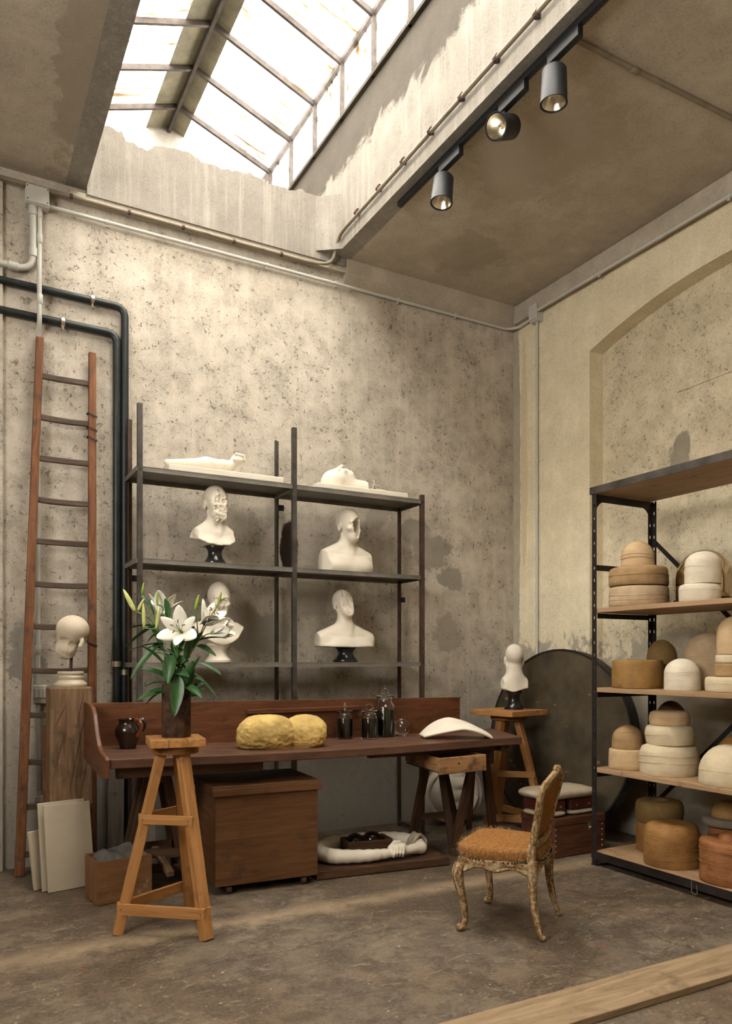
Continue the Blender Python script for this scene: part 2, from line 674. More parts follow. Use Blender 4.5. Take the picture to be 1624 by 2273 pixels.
M['blackmetal'] = m_plain('black_powder_coat', (.011, .012, .014), .5, .1, .15, 20, .05, 80)
M['chrome'] = m_plain('lamp_reflector', (.85, .80, .70), .18, 1.0, .05, 15, .3, 160)
M['steel'] = m_plain('raw_steel', (.085, .075, .065), .5, .55, .45, 9, .2, 30)
M['shelfsteel'] = m_plain('dull_grey_shelf_steel', (.20, .185, .16), .55, .35, .3, 5, .15, 30)
M['rust'] = m_plain('rust_brown_steel', (.075, .045, .032), .65, .3, .4, 9, .25, 30)
M['darksteel'] = m_plain('black_rack_steel', (.028, .022, .020), .5, .4, .4, 9, .2, 40)
M['plaster'] = m_plain('white_plaster_cast', (.70, .635, .52), .62, 0, .05, 6, .12, 60, .3)
M['roughplaster'] = m_plain('broken_plaster', (.58, .50, .38), .85, 0, .10, 14, .5, 45, .2)
M['marble'] = m_plain('honed_cream_marble', (.45, .385, .285), .4, 0, .10, 3, .03, 50)
M['plank'] = m_wood('worn_floor_plank', (.19, .13, .072), (.29, .205, .118), (.38, .28, .17), .75, .7, .25, (.16, .11, .065))
M['desk'] = m_wood('red_brown_bench_wood', (.060, .020, .008), (.120, .042, .016), (.175, .068, .027), .45, 1.0, .3, (.05, .022, .012), .4)
M['benchtop'] = m_wood('worn_benchtop', (.060, .027, .016), (.110, .052, .031), (.165, .085, .053), .40, 1.0, .35, (.055, .028, .02), .45)
M['pine'] = m_wood('oiled_pine', (.28, .120, .034), (.42, .20, .064), (.52, .265, .10), .5, 1.0, .12, (.16, .08, .035), .35)
M['ladder'] = m_wood('old_ladder_wood', (.095, .035, .013), (.18, .072, .028), (.27, .120, .052), .65, 1.2, .35, (.06, .035, .025))
M['rung'] = m_wood('dark_worn_rung', (.045, .030, .022), (.085, .058, .042), (.13, .095, .07), .7, 1.2, .2)
M['trestle'] = m_wood('dark_trestle_wood', (.035, .018, .010), (.075, .036, .018), (.12, .06, .03), .6, 1.0, .2)
M['crate'] = m_wood('brown_crate_wood', (.085, .036, .013), (.130, .058, .022), (.175, .085, .034), .6, .9, .2, (.07, .035, .018))
M['column'] = m_wood('cracked_oak_beam', (.10, .054, .026), (.19, .112, .060), (.29, .19, .11), .75, .8, .35, (.07, .042, .022))
M['drawer'] = m_wood('worm_eaten_drawer_wood', (.22, .105, .04), (.36, .19, .08), (.44, .25, .11), .65, .9, .5, (.04, .02, .012))
M['shelfwood'] = m_wood('rack_board_wood', (.30, .185, .095), (.40, .26, .145), (.47, .32, .19), .6, .6, .05)
M['trunk'] = m_wood('dark_red_trunk_wood', (.055, .018, .010), (.10, .038, .02), (.14, .058, .03), .5, .9, .25)
M['greyboard'] = m_wood('grey_weathered_board', (.13, .11, .085), (.22, .19, .15), (.30, .265, .21), .8, .8, .2)


def m_glass_pane():
    t = NT('stained_skylight_glass')
    p = t.coord(world=True)
    s = t.noise(t.coord(world=True, scale=(.55, 4.2, 1.5)), 1.7, 5, .62, 2.0)
    col = t.ramp(s, [(.3, (.93, .935, .94)), (.570, (.90, .895, .87)), (.61, (.27, .235, .185)), (.69, (.19, .135, .08))])
    tr = t.n('ShaderNodeBsdfTransparent', ins={'Color': col})
    tl = t.n('ShaderNodeBsdfTranslucent', ins={'Color': col})
    mx = t.n('ShaderNodeMixShader', ins={'Fac': .35})
    t.t.links.new(tr.outputs[0], mx.inputs[1])
    t.t.links.new(tl.outputs[0], mx.inputs[2])
    t.t.links.new(mx.outputs[0], t.out.inputs['Surface'])
    return t.m


M['pane'] = m_glass_pane()


def m_clear(name, col=(1, 1, 1), ior=1.45, rough=0.0):
    t = NT(name)
    t.b.inputs['Base Color'].default_value = (*col, 1)
    t.b.inputs['Roughness'].default_value = rough
    t.b.inputs['IOR'].default_value = ior
    t.b.inputs['Transmission Weight'].default_value = 1.0
    return t.m


M['glass'] = m_clear('clear_jar_glass', (.97, .98, .96))

# ================================================================== the setting
YB, XR, ZC = 5.80, 4.81, 4.85
HX0, HX1 = 0.86, 2.84          # skylight opening
FL = MB().bb(-2.6, 4.99, -3.5, 5.95, -.12, 0).build('floor', M['floor'])
struct(FL)
struct(MB().bb(-2.6, XR + .2, YB, YB + .2, 0, ZC + .02).build('wall_back', M['back']))
# right wall with an arched recess
arch = []
NY0, NY1, ZS, APEX = 4.795, 2.10, 4.10, 4.33
for k in range(33):
    u = k / 32
    arch.append((NY0 + (NY1 - NY0) * u, ZS + (APEX - ZS) * (1 - (2 * u - 1) ** 2)))
wr = MB()
for (ya, za), (yb, zb) in zip(arch[:-1], arch[1:]):     # spandrel over the arch
    wr.prism([(XR, ya, za), (XR, yb, zb), (XR, yb, ZC), (XR, ya, ZC)], (.155, 0, 0))
wr.bb(XR, XR + .155, NY0, YB, 0, ZC)
wr.bb(XR, XR + .155, -3.5, NY1, 0, ZC)
WR = struct(wr.build('wall_right', M['right']))
nb = MB().bb(XR + .155, XR + .30, -3.5, YB + .1, 0, ZC)
nb.build('niche_wall', M['niche'], WR)
MB().bar((XR + .152, 4.02, 3.535), (XR + .152, 3.50, 3.545), .016, .010, side=(1, 0, 0)).build('plaster_ridge', M['niche'], WR)
# the unseen sides of the room with their daylight openings
struct(MB().bb(-2.6, 5.0, -3.7, -3.5, 0, ZC).build('wall_front', M['right']))
lw = MB().bb(-2.8, -2.6, -3.7, -.4, 0, ZC).bb(-2.8, -2.6, 2.6, 6.0, 0, ZC).bb(-2.8, -2.6, -.4, 2.6, 0, 2.65).bb(-2.8, -2.6, -.4, 2.6, 4.25, ZC)
struct(lw.build('wall_left', M['right']))
for nm, ax, a0, a1, z0, z1, at in (('window_2', 1, -.4, 2.6, 2.65, 4.25, -2.7),):
    w = MB()
    for k in range(5):
        q = a0 + (a1 - a0) * k / 4
        for sgn in (0,):
            if ax == 0:
                w.bb(q - .025, q + .025, at - .03, at + .03, z0, z1)
            else:
                w.bb(at - .03, at + .03, q - .025, q + .025, z0, z1)
    for k in range(4):
        z = z0 + (z1 - z0) * k / 3
        if ax == 0:
            w.bb(a0, a1, at - .028, at + .028, z - .025, z + .025)
        else:
            w.bb(at - .028, at + .028, a0, a1, z - .025, z + .025)
    struct(w.build(nm, M['bar']))
# ceiling slabs round the opening
ce = MB().bb(-2.8, HX0 - .14, -3.7, YB + .2, ZC, ZC + .3).bb(HX1 + .14, 5.1, -3.7, YB + .2, ZC, ZC + .3).bb(HX0 - .2, HX1 + .2, -3.7, .60, ZC + .002, ZC + .3)
CE = struct(ce.build('ceiling', M['ceil']))
# shaft of the skylight
Y0S, Y1S = .70, 7.55
ws = MB().bb(HX1, HX1 + .14, Y0S - .2, Y1S, ZC, 5.90)
struct(ws.build('wall_skylight_right', M['shaft']))
ws = MB().bb(HX0 - .14, HX0, Y0S - .2, Y1S, ZC, 6.42)
struct(ws.build('wall_skylight_left', M['shaft']))
ws = MB().bb(HX0 - .14, HX1 + .14, Y0S - .2, Y0S, ZC, 6.9)
struct(ws.build('wall_skylight_front', M['shaft']))
ws = MB().bb(HX0 - .14, HX1 + .14, Y1S, Y1S + .15, ZC, 6.9).bb(HX0 - .14, HX1 + .14, YB + .2, Y1S, ZC - .1, ZC)
struct(ws.build('wall_skylight_back', M['shaft']))
# parapet over the back wall, broken along its top edge
pb = MB()
nseg = 60
top = []
for k in range(nseg + 1):
    x = HX0 + (2.66 - HX0) * k / nseg
    top.append((x, 5.30 + .02 * math.sin(k * .35) + random.uniform(-.016, .016) - (.03 if 8 < k < 16 else 0)))
for (xa, za), (xb, zb) in zip(top[:-1], top[1:]):
    pb.prism([(xa, 5.735, 4.79), (xb, 5.735, 4.79), (xb, 5.735, zb), (xa, 5.735, za)], (0, .18, 0))
pb.bb(2.66, HX1 + .10, 5.735, 5.90, 4.79, 5.31)
pb.prism([(2.66, 5.736, 4.852), (HX1 + .002, 5.60, 4.852), (HX1 + .002, 5.736, 4.852)], (0, 0, .45))
struct(pb.build('wall_parapet', M['shaft']))
# cornice strips under the ceiling
struct(MB().bb(2.95, XR, 5.72, YB, 4.74, ZC).prism([(2.95, 5.72, 4.74), (2.95, YB, 4.66), (2.95, YB, 4.74)], (1.86, 0, 0)).build('trim_1', M['ceil']))
struct(MB().bb(4.755, XR, -3.5, 5.74, 4.68, ZC).build('trim_2', M['ceil'], bevel=.012))
struct(MB().bb(-2.6, 2.95, 5.75, YB, 4.745, 4.80).build('trim_3', M['ceil']))
struct(MB().bb(.20, .315, 5.765, YB, 0, 4.745).lumpy(.004, 3).build('trim_4', M['back']))

# ---- skylight: gabled glass roof on a row of upright panes
SK = bpy.data.objects.new('window_1', None)
C.objects.link(SK)
SK.location = (1.9, 4.1, 5.9)
struct(SK)
SK['label'] = 'gabled skylight of white glass panes between rusty bars'
XM, ZE, ZR_ = 1.90, 6.40, 6.74
XL = 2 * XM - HX1
ys = [7.20 - .535 * k for k in range(13)]
for k, y in enumerate(ys):
    MB().bar((XM, y, ZR_ - .02), (HX1, y, ZE - .02), .026, .045, side=(0, 1, 0)).build('glazing_bar', M['bar'], SK)
    MB().bar((XL - .1, y, ZE - .056), (XM, y, ZR_ - .02), .026, .045, side=(0, 1, 0)).build('glazing_bar', M['bar'], SK)
    MB().bb(HX1 - .02, HX1 + .02, y - .015, y + .015, 5.90, ZE).build('mullion', M['bar'], SK)
for ya, yb in zip(ys[:-1], ys[1:]):
    MB().prism([(XM, ya, ZR_ + .012), (HX1, ya, ZE + .012), (HX1, yb, ZE + .012), (XM, yb, ZR_ + .012)], (0, 0, .004)).build('pane', M['pane'], SK)
    MB().prism([(XM, ya, ZR_ + .012), (XL - .1, ya, ZE - .024), (XL - .1, yb, ZE - .024), (XM, yb, ZR_ + .012)], (0, 0, .004)).build('pane', M['pane'], SK)
    MB().prism([(HX1 + .012, ya, 5.93), (HX1 + .012, yb, 5.93), (HX1 + .012, yb, ZE), (HX1 + .012, ya, ZE)], (.004, 0, 0)).build('pane', M['pane'], SK)
MB().bb(HX1 - .022, HX1 + .022, Y0S, Y1S, ZE - .028, ZE + .012).build('eaves_bar', M['bar'], SK)
MB().bb(HX1 - .03, HX1 + .10, Y0S, Y1S, 5.90, 5.93).build('sill', M['shaft'], SK)
MB().bb(XM - .014, XM + .014, Y0S, Y1S, ZR_ - .06, ZR_).build('ridge_bar', M['bar'], SK)
sl = (ZR_ - ZE) / (HX1 - XM)
MB().prism([(XM, Y0S, ZR_ + .006), (XM + .15, Y0S, ZR_ - .15 * sl + .006), (XM + .15, Y0S, ZR_ - .15 * sl), (XM, Y0S, ZR_)], (0, Y1S - Y0S, 0)).build('ridge_flashing', M['cap'], SK)
MB().prism([(XM, Y0S, ZR_ + .006), (XM - .22, Y0S, ZR_ - .22 * sl + .006), (XM - .22, Y0S, ZR_ - .22 * sl), (XM, Y0S, ZR_)], (0, Y1S - Y0S, 0)).build('ridge_flashing', M['cap'], SK)

# floor plank across the threshold
PL = MB().bar((1.30, 2.345, .016), (4.40, 2.330, .016), .245, .032, side=(0, 1, 0), seg=8)
solo(PL, 'floor_plank', M['plank'], (2.6, 2.33, 0), 'wide worn plank laid flat across the floor in front of the chair', 'plank', bevel=.004)

# more materials
M['linen'] = m_plain('beige_linen', (.38, .315, .225), .9, 0, .15, 9, .4, 220, .1)
M['greycloth'] = m_plain('grey_cloth', (.13, .125, .115), .95, 0, .25, 8, .3, 150, .1)
M['boxwood'] = m_wood('scuffed_box_wood', (.14, .065, .025), (.20, .095, .038), (.26, .135, .06), .6, .9, .12, (.4, .36, .3))
M['glaze'] = m_plain('dark_brown_glaze', (.018, .009, .006), .18, 0, .4, 9, .05, 30, .6)
M['glazebrown'] = m_plain('red_brown_glaze', (.13, .035, .012), .22, 0, .4, 14, .05, 30, .6)
M['yellow'] = m_plain('yellow_ochre_coat', (.60, .42, .145), .75, 0, .32, 7, .6, 55, .25)
M['pigment'] = m_plain('black_pigment', (.008, .008, .010), .9, 0, .2, 30, .3, 200, .1)
M['blackmarble'] = m_plain('black_marble', (.012, .012, .013), .2, 0, .3, 9, .02, 30, .5)
M['vase'] = m_plain('rusty_iron_tube', (.055, .026, .014), .72, .25, .85, 22, .5, 60, .3)
M['leaf'] = m_plain('lily_leaf', (.030, .095, .022), .42, 0, .4, 18, .1, 60, .45)
M['stem'] = m_plain('lily_stem', (.085, .20, .035), .5, 0, .2, 12)
M['petal'] = m_plain('white_petal', (.86, .84, .74), .55, 0, .04, 20, .1, 90, .3)
M['bud'] = m_plain('green_white_bud', (.52, .56, .20), .5, 0, .25, 22, .1, 60, .3)
M['budgreen'] = m_plain('green_bud', (.24, .36, .045), .5, 0, .25, 22, .1, 60, .3)
M['anther'] = m_plain('red_brown_anther', (.18, .035, .018), .8)
def m_flaking():
    t = NT('flaking_cream_paint')
    v = t.coord('gc', (9, 60, 60))
    a = t.noise(v, 1.0, 6, .7, .8)
    b = t.noise(t.coord(), 55, 5, .7)
    f = t.math('ADD', t.math('MULTIPLY', a, .55), t.math('MULTIPLY', b, .45))
    col = t.ramp(f, [(.38, (.070, .034, .012)), (.465, (.19, .10, .034)), (.51, (.29, .185, .085)), (.55, (.40, .32, .20)), (.66, (.45, .38, .26))])
    return t.done(col, .6, t.bump(f, .5, .004), spec=.3)


M['chairpaint'] = m_flaking()
M['burlap'] = m_plain('orange_burlap', (.27, .125, .038), .95, 0, .35, 70, .8, 320, .1)
M['fibre'] = m_plain('jute_fibre', (.42, .245, .10), .9, 0, .3, 20)
M['canvas'] = m_plain('back_canvas', (.28, .12, .035), .95, 0, .15, 12, .5, 260, .1)
M['leather'] = m_plain('oxblood_leather', (.075, .018, .012), .3, 0, .35, 12, .15, 60, .5)
M['disc'] = m_plain('tarnished_iron_disc', (.072, .057, .035), .6, .15, .45, 3.5, .2, 20, .3)
M['discrust'] = m_plain('orange_rust_patch', (.26, .12, .025), .8, .1, .4, 20)
M['mirror'] = m_plain('smoky_mirror_glass', (.55, .44, .31), .06, 1.0, .05, 5, .0, 30)

# ================================================================== fixtures on the walls
def arcs(pts, r=.05, n=5):
    """polyline with rounded corners"""
    P = [V3(p) for p in pts]
    out = [P[0]]
    for a, b, c in zip(P[:-2], P[1:-1], P[2:]):
        d0 = (a - b)
        d1 = (c - b)
        q = min(r, d0.length * .45, d1.length * .45)
        s, e = b + d0.normalized() * q, b + d1.normalized() * q
        for k in range(n + 1):
            t = k / n
            out.append(s * (1 - t) ** 2 + b * 2 * t * (1 - t) + e * t * t)
    out.append(P[-1])
    return out


# two black pipes
for k, (xa, za, label) in enumerate(((1.128, 4.045, 'outer black iron pipe turning down beside the steel shelving'),
                                     (1.070, 3.840, 'inner black iron pipe turning down beside the wooden ladder'))):
    y = 5.765
    r = thing('black_pipe', label, 'pipe', (xa, y, 0), 'black pipes on the back wall')
    MB().tube(arcs([(-.6, y, za + .02), (xa, y, za), (xa, y, 0.02)], .075, 6), .0275, 14).build('tube', M['blackpipe'], r, smooth=50)
    spots = [((.90 if k == 0 else .70), za + .01, True)] + [(xa, z, False) for z in (1.42 if k else 1.36,)]
    for (x, z, hor) in spots:
        c = MB()
        if hor:
            c.tube([(x - .012, y, z), (x + .012, y, z)], .034, 14)
            c.tube([(x, y - .01, z + .03), (x, y - .01, z + .055)], .007, 6).tube([(x, y - .01, z - .03), (x, y - .01, z - .055)], .007, 6)
        else:
            c.tube([(x, y, z - .02), (x, y, z + .02)], .034, 14)
        c.build('pipe_clip', M['brass'], r, smooth=40)

# junction box with pale conduits
r = thing('junction_box', 'pale grey junction box high on the back wall above the ladder', 'junction box', (.53, 5.74, 4.61))
MB().bb(.452, .608, 5.715, 5.80, 4.610, 4.715).build('box', M['conduit'], r, bevel=.006)
MB().bb(.456, .604, 5.700, 5.715, 4.614, 4.735).build('lid', M['conduit'], r, bevel=.005)
for x, z in ((.466, 4.63), (.594, 4.63), (.466, 4.72), (.594, 4.72)):
    MB().tube([(x, 5.702, z), (x, 5.697, z)], .004, 8).build('screw', M['blackmetal'], r)


def conduit(label, pts, rad, couplings, clips=(), rr=.06, mat='conduit', name='conduit_pipe', group='pale conduits'):
    r = thing(name, label, 'conduit', pts[0], group)
    MB().tube(arcs(pts, rr, 6), rad, 12).build('tube', M[mat], r, smooth=50)
    for (p, d) in couplings:
        p, d = V3(p), V3(d)
        MB().tube([p - d * .035, p - d * .03, p + d * .03, p + d * .035], [rad, rad * 1.3, rad * 1.3, rad], 12).build('coupling', M[mat], r, smooth=50)
    for (p, d) in clips:
        p, d = V3(p), V3(d)
        c = MB().tube([p - d * .009, p + d * .009], rad * 1.35, 10)
        c.box(p + V3((0, .012, -rad * 1.8 if abs(d.z) < .5 else 0)), (.014, .02, .014))
        c.build('clip', M[mat], r)


conduit('pale conduit bending from the junction box to the edge of the back wall', [(.505, 5.755, 4.62), (.505, 5.755, 4.16), (-.5, 5.755, 4.19)], .022,
        [((.505, 5.755, 4.58), (0, 0, 1)), ((.505, 5.755, 4.29), (0, 0, 1)), ((.38, 5.755, 4.165), (1, 0, 0))], rr=.11)
conduit('pale conduit running down from the junction box behind the ladder to the light switch',
        [(.548, 5.765, 4.62), (.548, 5.765, 4.28), (.540, 5.700, 4.15), (.542, 5.700, 3.80), (.540, 5.778, 3.72), (.540, 5.778, 1.28)], .016,
        [((.548, 5.765, 4.58), (0, 0, 1)), ((.548, 5.765, 4.40), (0, 0, 1)), ((.543, 5.700, 3.95), (0, 0, 1)), ((.540, 5.778, 1.52), (0, 0, 1))], rr=.05)
conduit('pale conduit continuing below the light switch down to the floor', [(.540, 5.765, 1.14), (.540, 5.765, .02)], .016,
        [((.540, 5.765, .50), (0, 0, 1))])
r = thing('light_switch', 'white surface light switch behind the ladder on the back wall', 'switch', (.54, 5.76, 1.14))
MB().bb(.505, .600, 5.735, 5.80, 1.145, 1.275).build('housing', M['conduit'], r, bevel=.008)
for k in range(3):
    MB().bb(.512 + .028 * k, .538 + .028 * k, 5.722, 5.737, 1.185, 1.25).build('rocker', M['conduit'], r, bevel=.003)
solo(MB().bb(.515, .585, 5.735, 5.80, .455, .50), 'conduit_box', M['conduit'], (.55, 5.76, .455), 'small pale conduit box low on the back wall behind the oak column', 'junction box', bevel=.006)
cl = [((1.0 + .62 * k, 5.765, 4.643), (1, 0, 0)) for k in range(6)]
conduit('long pale conduit running level along the top of the back wall', [(.608, 5.765, 4.645), (4.70, 5.765, 4.635), (4.775, 5.68, 4.635), (4.775, 5.47, 4.645)], .013, [], cl, rr=.05)
r = thing('junction_box', 'pale grey junction box at the top of the cream pier by the room corner', 'junction box', (4.79, 5.43, 4.60))
MB().bb(4.735, 4.81, 5.375, 5.475, 4.585, 4.735).build('box', M['conduit'], r, bevel=.006)
MB().bb(4.722, 4.737, 5.370, 5.480, 4.60, 4.74).build('lid', M['conduit'], r, bevel=.005)
conduit('pale conduit running down the cream pier on the right wall', [(4.790, 5.438, 4.59), (4.790, 5.438, .75)], .013, [],
        [((4.790, 5.438, z), (0, 0, 1)) for z in (4.2, 3.3, 2.4, 1.9)])
conduit('pale conduit running along the top of the right wall above the arch', [(4.735, 5.38, 4.668), (4.735, -2.0, 4.668)], .013,
        [((4.735, 4.0, 4.668), (0, 1, 0))], [((4.735, 4.6, 4.668), (0, 1, 0)), ((4.735, 3.4, 4.668), (0, 1, 0))])
conduit('thin plastered pipe crossing the ceiling behind the spotlights', [(2.98, 3.09, 4.838), (4.75, 3.06, 4.838)], .014, [((3.45, 3.085, 4.838), (1, 0, 0))], mat='cable', name='ceiling_pipe', group=None)
# brown pipe under the parapet that climbs the skylight arris
pts = [(-.4, 5.722, 4.735), (2.64, 5.722, 4.735), (2.80, 5.70, 4.76), (2.815, 5.62, 4.96), (2.815, 2.6, 5.00)]
r = thing('painted_pipe', 'thin brown pipe running under the parapet and along the skylight edge', 'pipe', pts[0])
MB().tube(arcs(pts, .12, 6), .014, 10).build('tube', M['cable'], r, smooth=50)
for x in (.75, 1.15, 1.55, 1.95, 2.35):
    MB().tube([(x - .01, 5.722, 4.735), (x + .01, 5.722, 4.735)], .019, 8).build('clip', M['rust'], r)
for y in (5.3, 4.95, 4.6, 4.25, 3.9, 3.55, 3.2):
    MB().tube([(2.815, y - .012, 4.985), (2.815, y + .012, 4.985)], .022, 8).bb(2.815, 2.84, y - .006, y + .006, 4.97, 5.02).build('clip', M['rust'], r)

# ---- spotlights on a ceiling track
TX = 2.925
solo(MB().bb(TX - .018, TX + .018, .8, 4.83, ZC - .038, ZC), 'light_track', M['blackmetal'], (TX, 2.8, ZC - .038), 'black lighting track fixed to the ceiling beside the skylight', 'light track', bevel=.003)
for y, aim, label in ((4.19, (-.14, -.05, -.99), 'black spotlight tilted down, at the far end of the ceiling track'),
                      (3.55, (-.81, -.24, -.40), 'black spotlight turned to show its reflector, middle of the ceiling track'),
                      (3.12, (.0, .02, -1.0), 'black spotlight hanging straight down, on the ceiling track nearest the frame top')):
    r = thing('track_spotlight', label, 'spotlight', (TX, y, ZC - .26), 'black spotlights on the ceiling track')
    MB().bb(TX - .020, TX + .020, y - .14, y + .10, ZC - .098, ZC - .038).build('driver_box', M['blackmetal'], r, bevel=.005)
    MB().tube([(TX, y + .06, ZC - .098), (TX, y + .06, ZC - .135)], .012, 12).ball((TX, y + .085, ZC - .112), .014, 10).build('swivel', M['blackmetal'], r, smooth=50)
    a = V3(aim).normalized()
    top = V3((TX, y + .06, ZC - .125))
    q = a.to_track_quat('Z', 'Y').to_matrix()
    c0 = top + V3((0, 0, -.035 if a.z < -.8 else -.065)) - a * (.0 if a.z < -.8 else .085)
    if a.z > -.8:
        MB().tube([top, top + V3((0, 0, -.045))], .008, 10).build('stem', M['blackmetal'], r)
    c0 = c0 + (V3((0, 0, .02)) if a.z < -.8 else V3((0, 0, 0)))
    MB().lathe([(.0, 0), (.062, 0), (.067, .006), (.074, .175), (.076, .185), (.070, .185), (.067, .172), (.060, .10), (.0, .10)], c0, 32, M=q).build('housing', M['blackmetal'], r, smooth=40)
    MB().lathe([(.010, .105), (.028, .110), (.050, .140), (.0665, .178), (.0655, .180), (.048, .143), (.026, .114), (.010, .108)], c0 + a * .0, 32, M=q, ring=True).build('reflector', M['chrome'], r, smooth=60)
    MB().lathe([(.0, .103), (.014, .103), (.014, .110), (.0, .110)], c0, 16, M=q).build('emitter', m_plain('led_emitter', (.75, .60, .30), .5), r)

# ================================================================== ladder
r = thing('wooden_ladder', 'tall old wooden ladder leaning on the back wall beside the black pipes', 'ladder', (.64, 5.6, 0))


def rail(x0, x1, z, side):
    t = z / 3.70
    return V3((x0 + (x1 - x0) * t, 5.575 + .165 * t, z))


for x0, x1, zt in ((.405, .548, 3.70), (.868, .895, 3.66)):
    m = MB().bar(rail(x0, x1, 0, 0), rail(x0, x1, zt, 0), .062, .05, side=(1, 0, 0), w1=.050, h1=.045, seg=12)
    m.build('rail', M['ladder'], r, bevel=.008)
for k, z in enumerate((3.43, 3.14, 2.85, 2.56, 2.27, 1.975, 1.68, 1.38, 1.075, .76, .458, .143)):
    a, b = rail(.405, .548, z, 0), rail(.868, .895, z, 0)
    MB().bar(a, b, .024, .040, side=(0, 1, 0), seg=6, bow=(0, 0, -.008 if k % 2 else -.003)).build('rung', M['rung'], r, bevel=.006)
for z in (3.20, 3.10, 3.03, 1.56):
    p = rail(.868, .895, z, 0)
    MB().tube([p + V3((-.031, .03, .018)), p + V3((-.031, -.029, .014)), p + V3((.030, -.029, -.012)), p + V3((.030, .03, -.016)), p + V3((-.031, .03, .018))], .006, 6, flat=.5).build('wire_binding', M['blackmetal'], r)

# ================================================================== steel shelving with the busts
r = thing('steel_shelving', 'tall raw steel shelving holding plaster busts against the back wall', 'shelving', (2.3, 5.5, 0))
posts = ((1.139, 5.30, 3.21, 'steel'), (2.286, 5.30, 3.21, 'steel'), (3.437, 5.30, 2.82, 'rust'), (1.150, 5.70, 3.21, 'rust'), (2.300, 5.70, 3.21, 'steel'), (3.452, 5.70, 2.80, 'rust'))
for x, y, z, m in posts:
    MB().bb(x - .017, x + .017, y - .003, y + .003, 0, z).bb(x - .017 if x > 2 and x < 3 else x - .017, x - .011, y, y + (.03 if y < 5.5 else -.03), 0, z).build('post', M[m], r)
for z in (2.78, 2.15, 1.432):
    for xa, xb in ((1.115, 2.278), (2.294, 3.452)):
        s = MB().bb(xa, xb, 5.303, 5.697, z - .004, z)
        s.bb(xa, xb, 5.305, 5.309, z - .034, z - .004).bb(xa, xb, 5.690, 5.695, z - .034, z - .004)
        s.bb(xa, xa + .004, 5.31, 5.69, z - .034, z - .004).bb(xb - .004, xb, 5.31, 5.69, z - .034, z - .004)
        s.build('shelf', M['shelfsteel'], r)
for x in (1.139, 2.286, 3.437):
    for z in (2.78, 2.15, 1.432):
        MB().tube([(x, 5.292, z - .018), (x, 5.298, z - .018)], .007, 6).build('bolt', M['steel'], r)
for x, z in ((1.150, 2.05), (2.300, 2.68), (3.452, 1.98)):
    MB().bb(x, x + .07, 5.715, 5.73, z - .022, z + .022).bb(x + .04, x + .06, 5.73, 5.80, z - .012, z + .012).build('wall_bracket', M['blackmetal'], r)
for x in (1.145, 2.293, 3.445):
    MB().bb(x - .012, x + .012, 5.30, 5.70, .02, .045).build('foot_bar', M['steel'], r)

# ================================================================== oak column with the skull-like head
r = thing('oak_column', 'square cracked oak beam stood upright as a plinth in front of the ladder', 'plinth', (.70, 5.40, 0))
col = MB()
n = 24
for (sx0, sx1, sy0, sy1) in ((.562, .828, 5.285, 5.52),):
    col.bar((.695, 5.402, 0), (.695, 5.402, 1.272), .266, .235, side=(1, 0, 0), seg=n)
P = np.array(col.v)
P[:, :2] += (fbm(P * np.array([2, 2, 1.2]), 2.0, 3) * .004)[:, None]
col.v = [tuple(p) for p in P]
col.build('beam', M['column'], r, bevel=.012)
for (xa, za, xb, zb) in ((.80, 1.20, .665, .52), (.775, 1.27, .715, .95), (.655, .98, .585, .70), (.66, 1.16, .585, 1.0), (.79, .80, .735, .45)):
    pts = [(xa + (xb - xa) * t + .002 * math.sin(9 * t + xa * 40), 5.2795, za + (zb - za) * t) for t in [q / 8 for q in range(9)]]
    MB().tube(pts, [.0004, .0008, .0011, .0013, .0013, .0011, .0009, .0006, .0003], 5, flat=1.0).build('crack', M['blackmetal'], r)
r = thing('turned_base', 'turned cream marble base on top of the oak column', 'base', (.705, 5.40, 1.272))
MB().lathe([(.100, 1.272), (.104, 1.280), (.104, 1.292), (.098, 1.300), (.088, 1.306), (.082, 1.318), (.084, 1.326), (.086, 1.336), (.080, 1.342), (.078, 1.352), (.084, 1.358), (.084, 1.368), (.078, 1.374), (0, 1.374)], (.705, 5.40, 0), 40).build('turning', M['marble'], r, smooth=40)
MB().tube([(.705, 5.40, 1.370), (.712, 5.40, 1.52)], .010, 10).build('rod', M['rust'], r)


def skull(P):
    d = sd_ell(P, (0, 0, .20), (.105, .118, .098))
    d = smin(d, sd_ell(P, (-.035, 0, .085), (.062, .07, .085)), .05)
    d = smin(d, sd_cap(P, (-.07, 0, .06), (-.05, 0, .015), .035, .03), .03)
    d = smax(d, -sd_ell(P, (-.085, -.075, .125), (.04, .055, .022)), .015)
    d = smax(d, -sd_ell(P, (-.015, -.10, .10), (.03, .04, .02)), .015)
    d = smin(d, sd_cap(P, (.045, -.085, .13), (.03, -.088, .09), .012, .016), .012)
    low = np.clip((.15 - P[:, 2]) / .08, 0, 1)
    d = d + fbm(P, 32, 2) * .010 * low + fbm(P, 70, 1) * .0025 * (low + .2)
    return smax(d, -(P[:, 2] - .012 - .02 * fbm(P, 25, 4)), .006)


r = thing('head_sculpture', 'rough broken white plaster head on a rod above the oak column', 'sculpture', (.715, 5.40, 1.455))
cast(skull, (-.15, -.15, -.02), (.15, .15, .33), .006, 'head', M['roughplaster'], (.718, 5.40, 1.452), R(4), r)

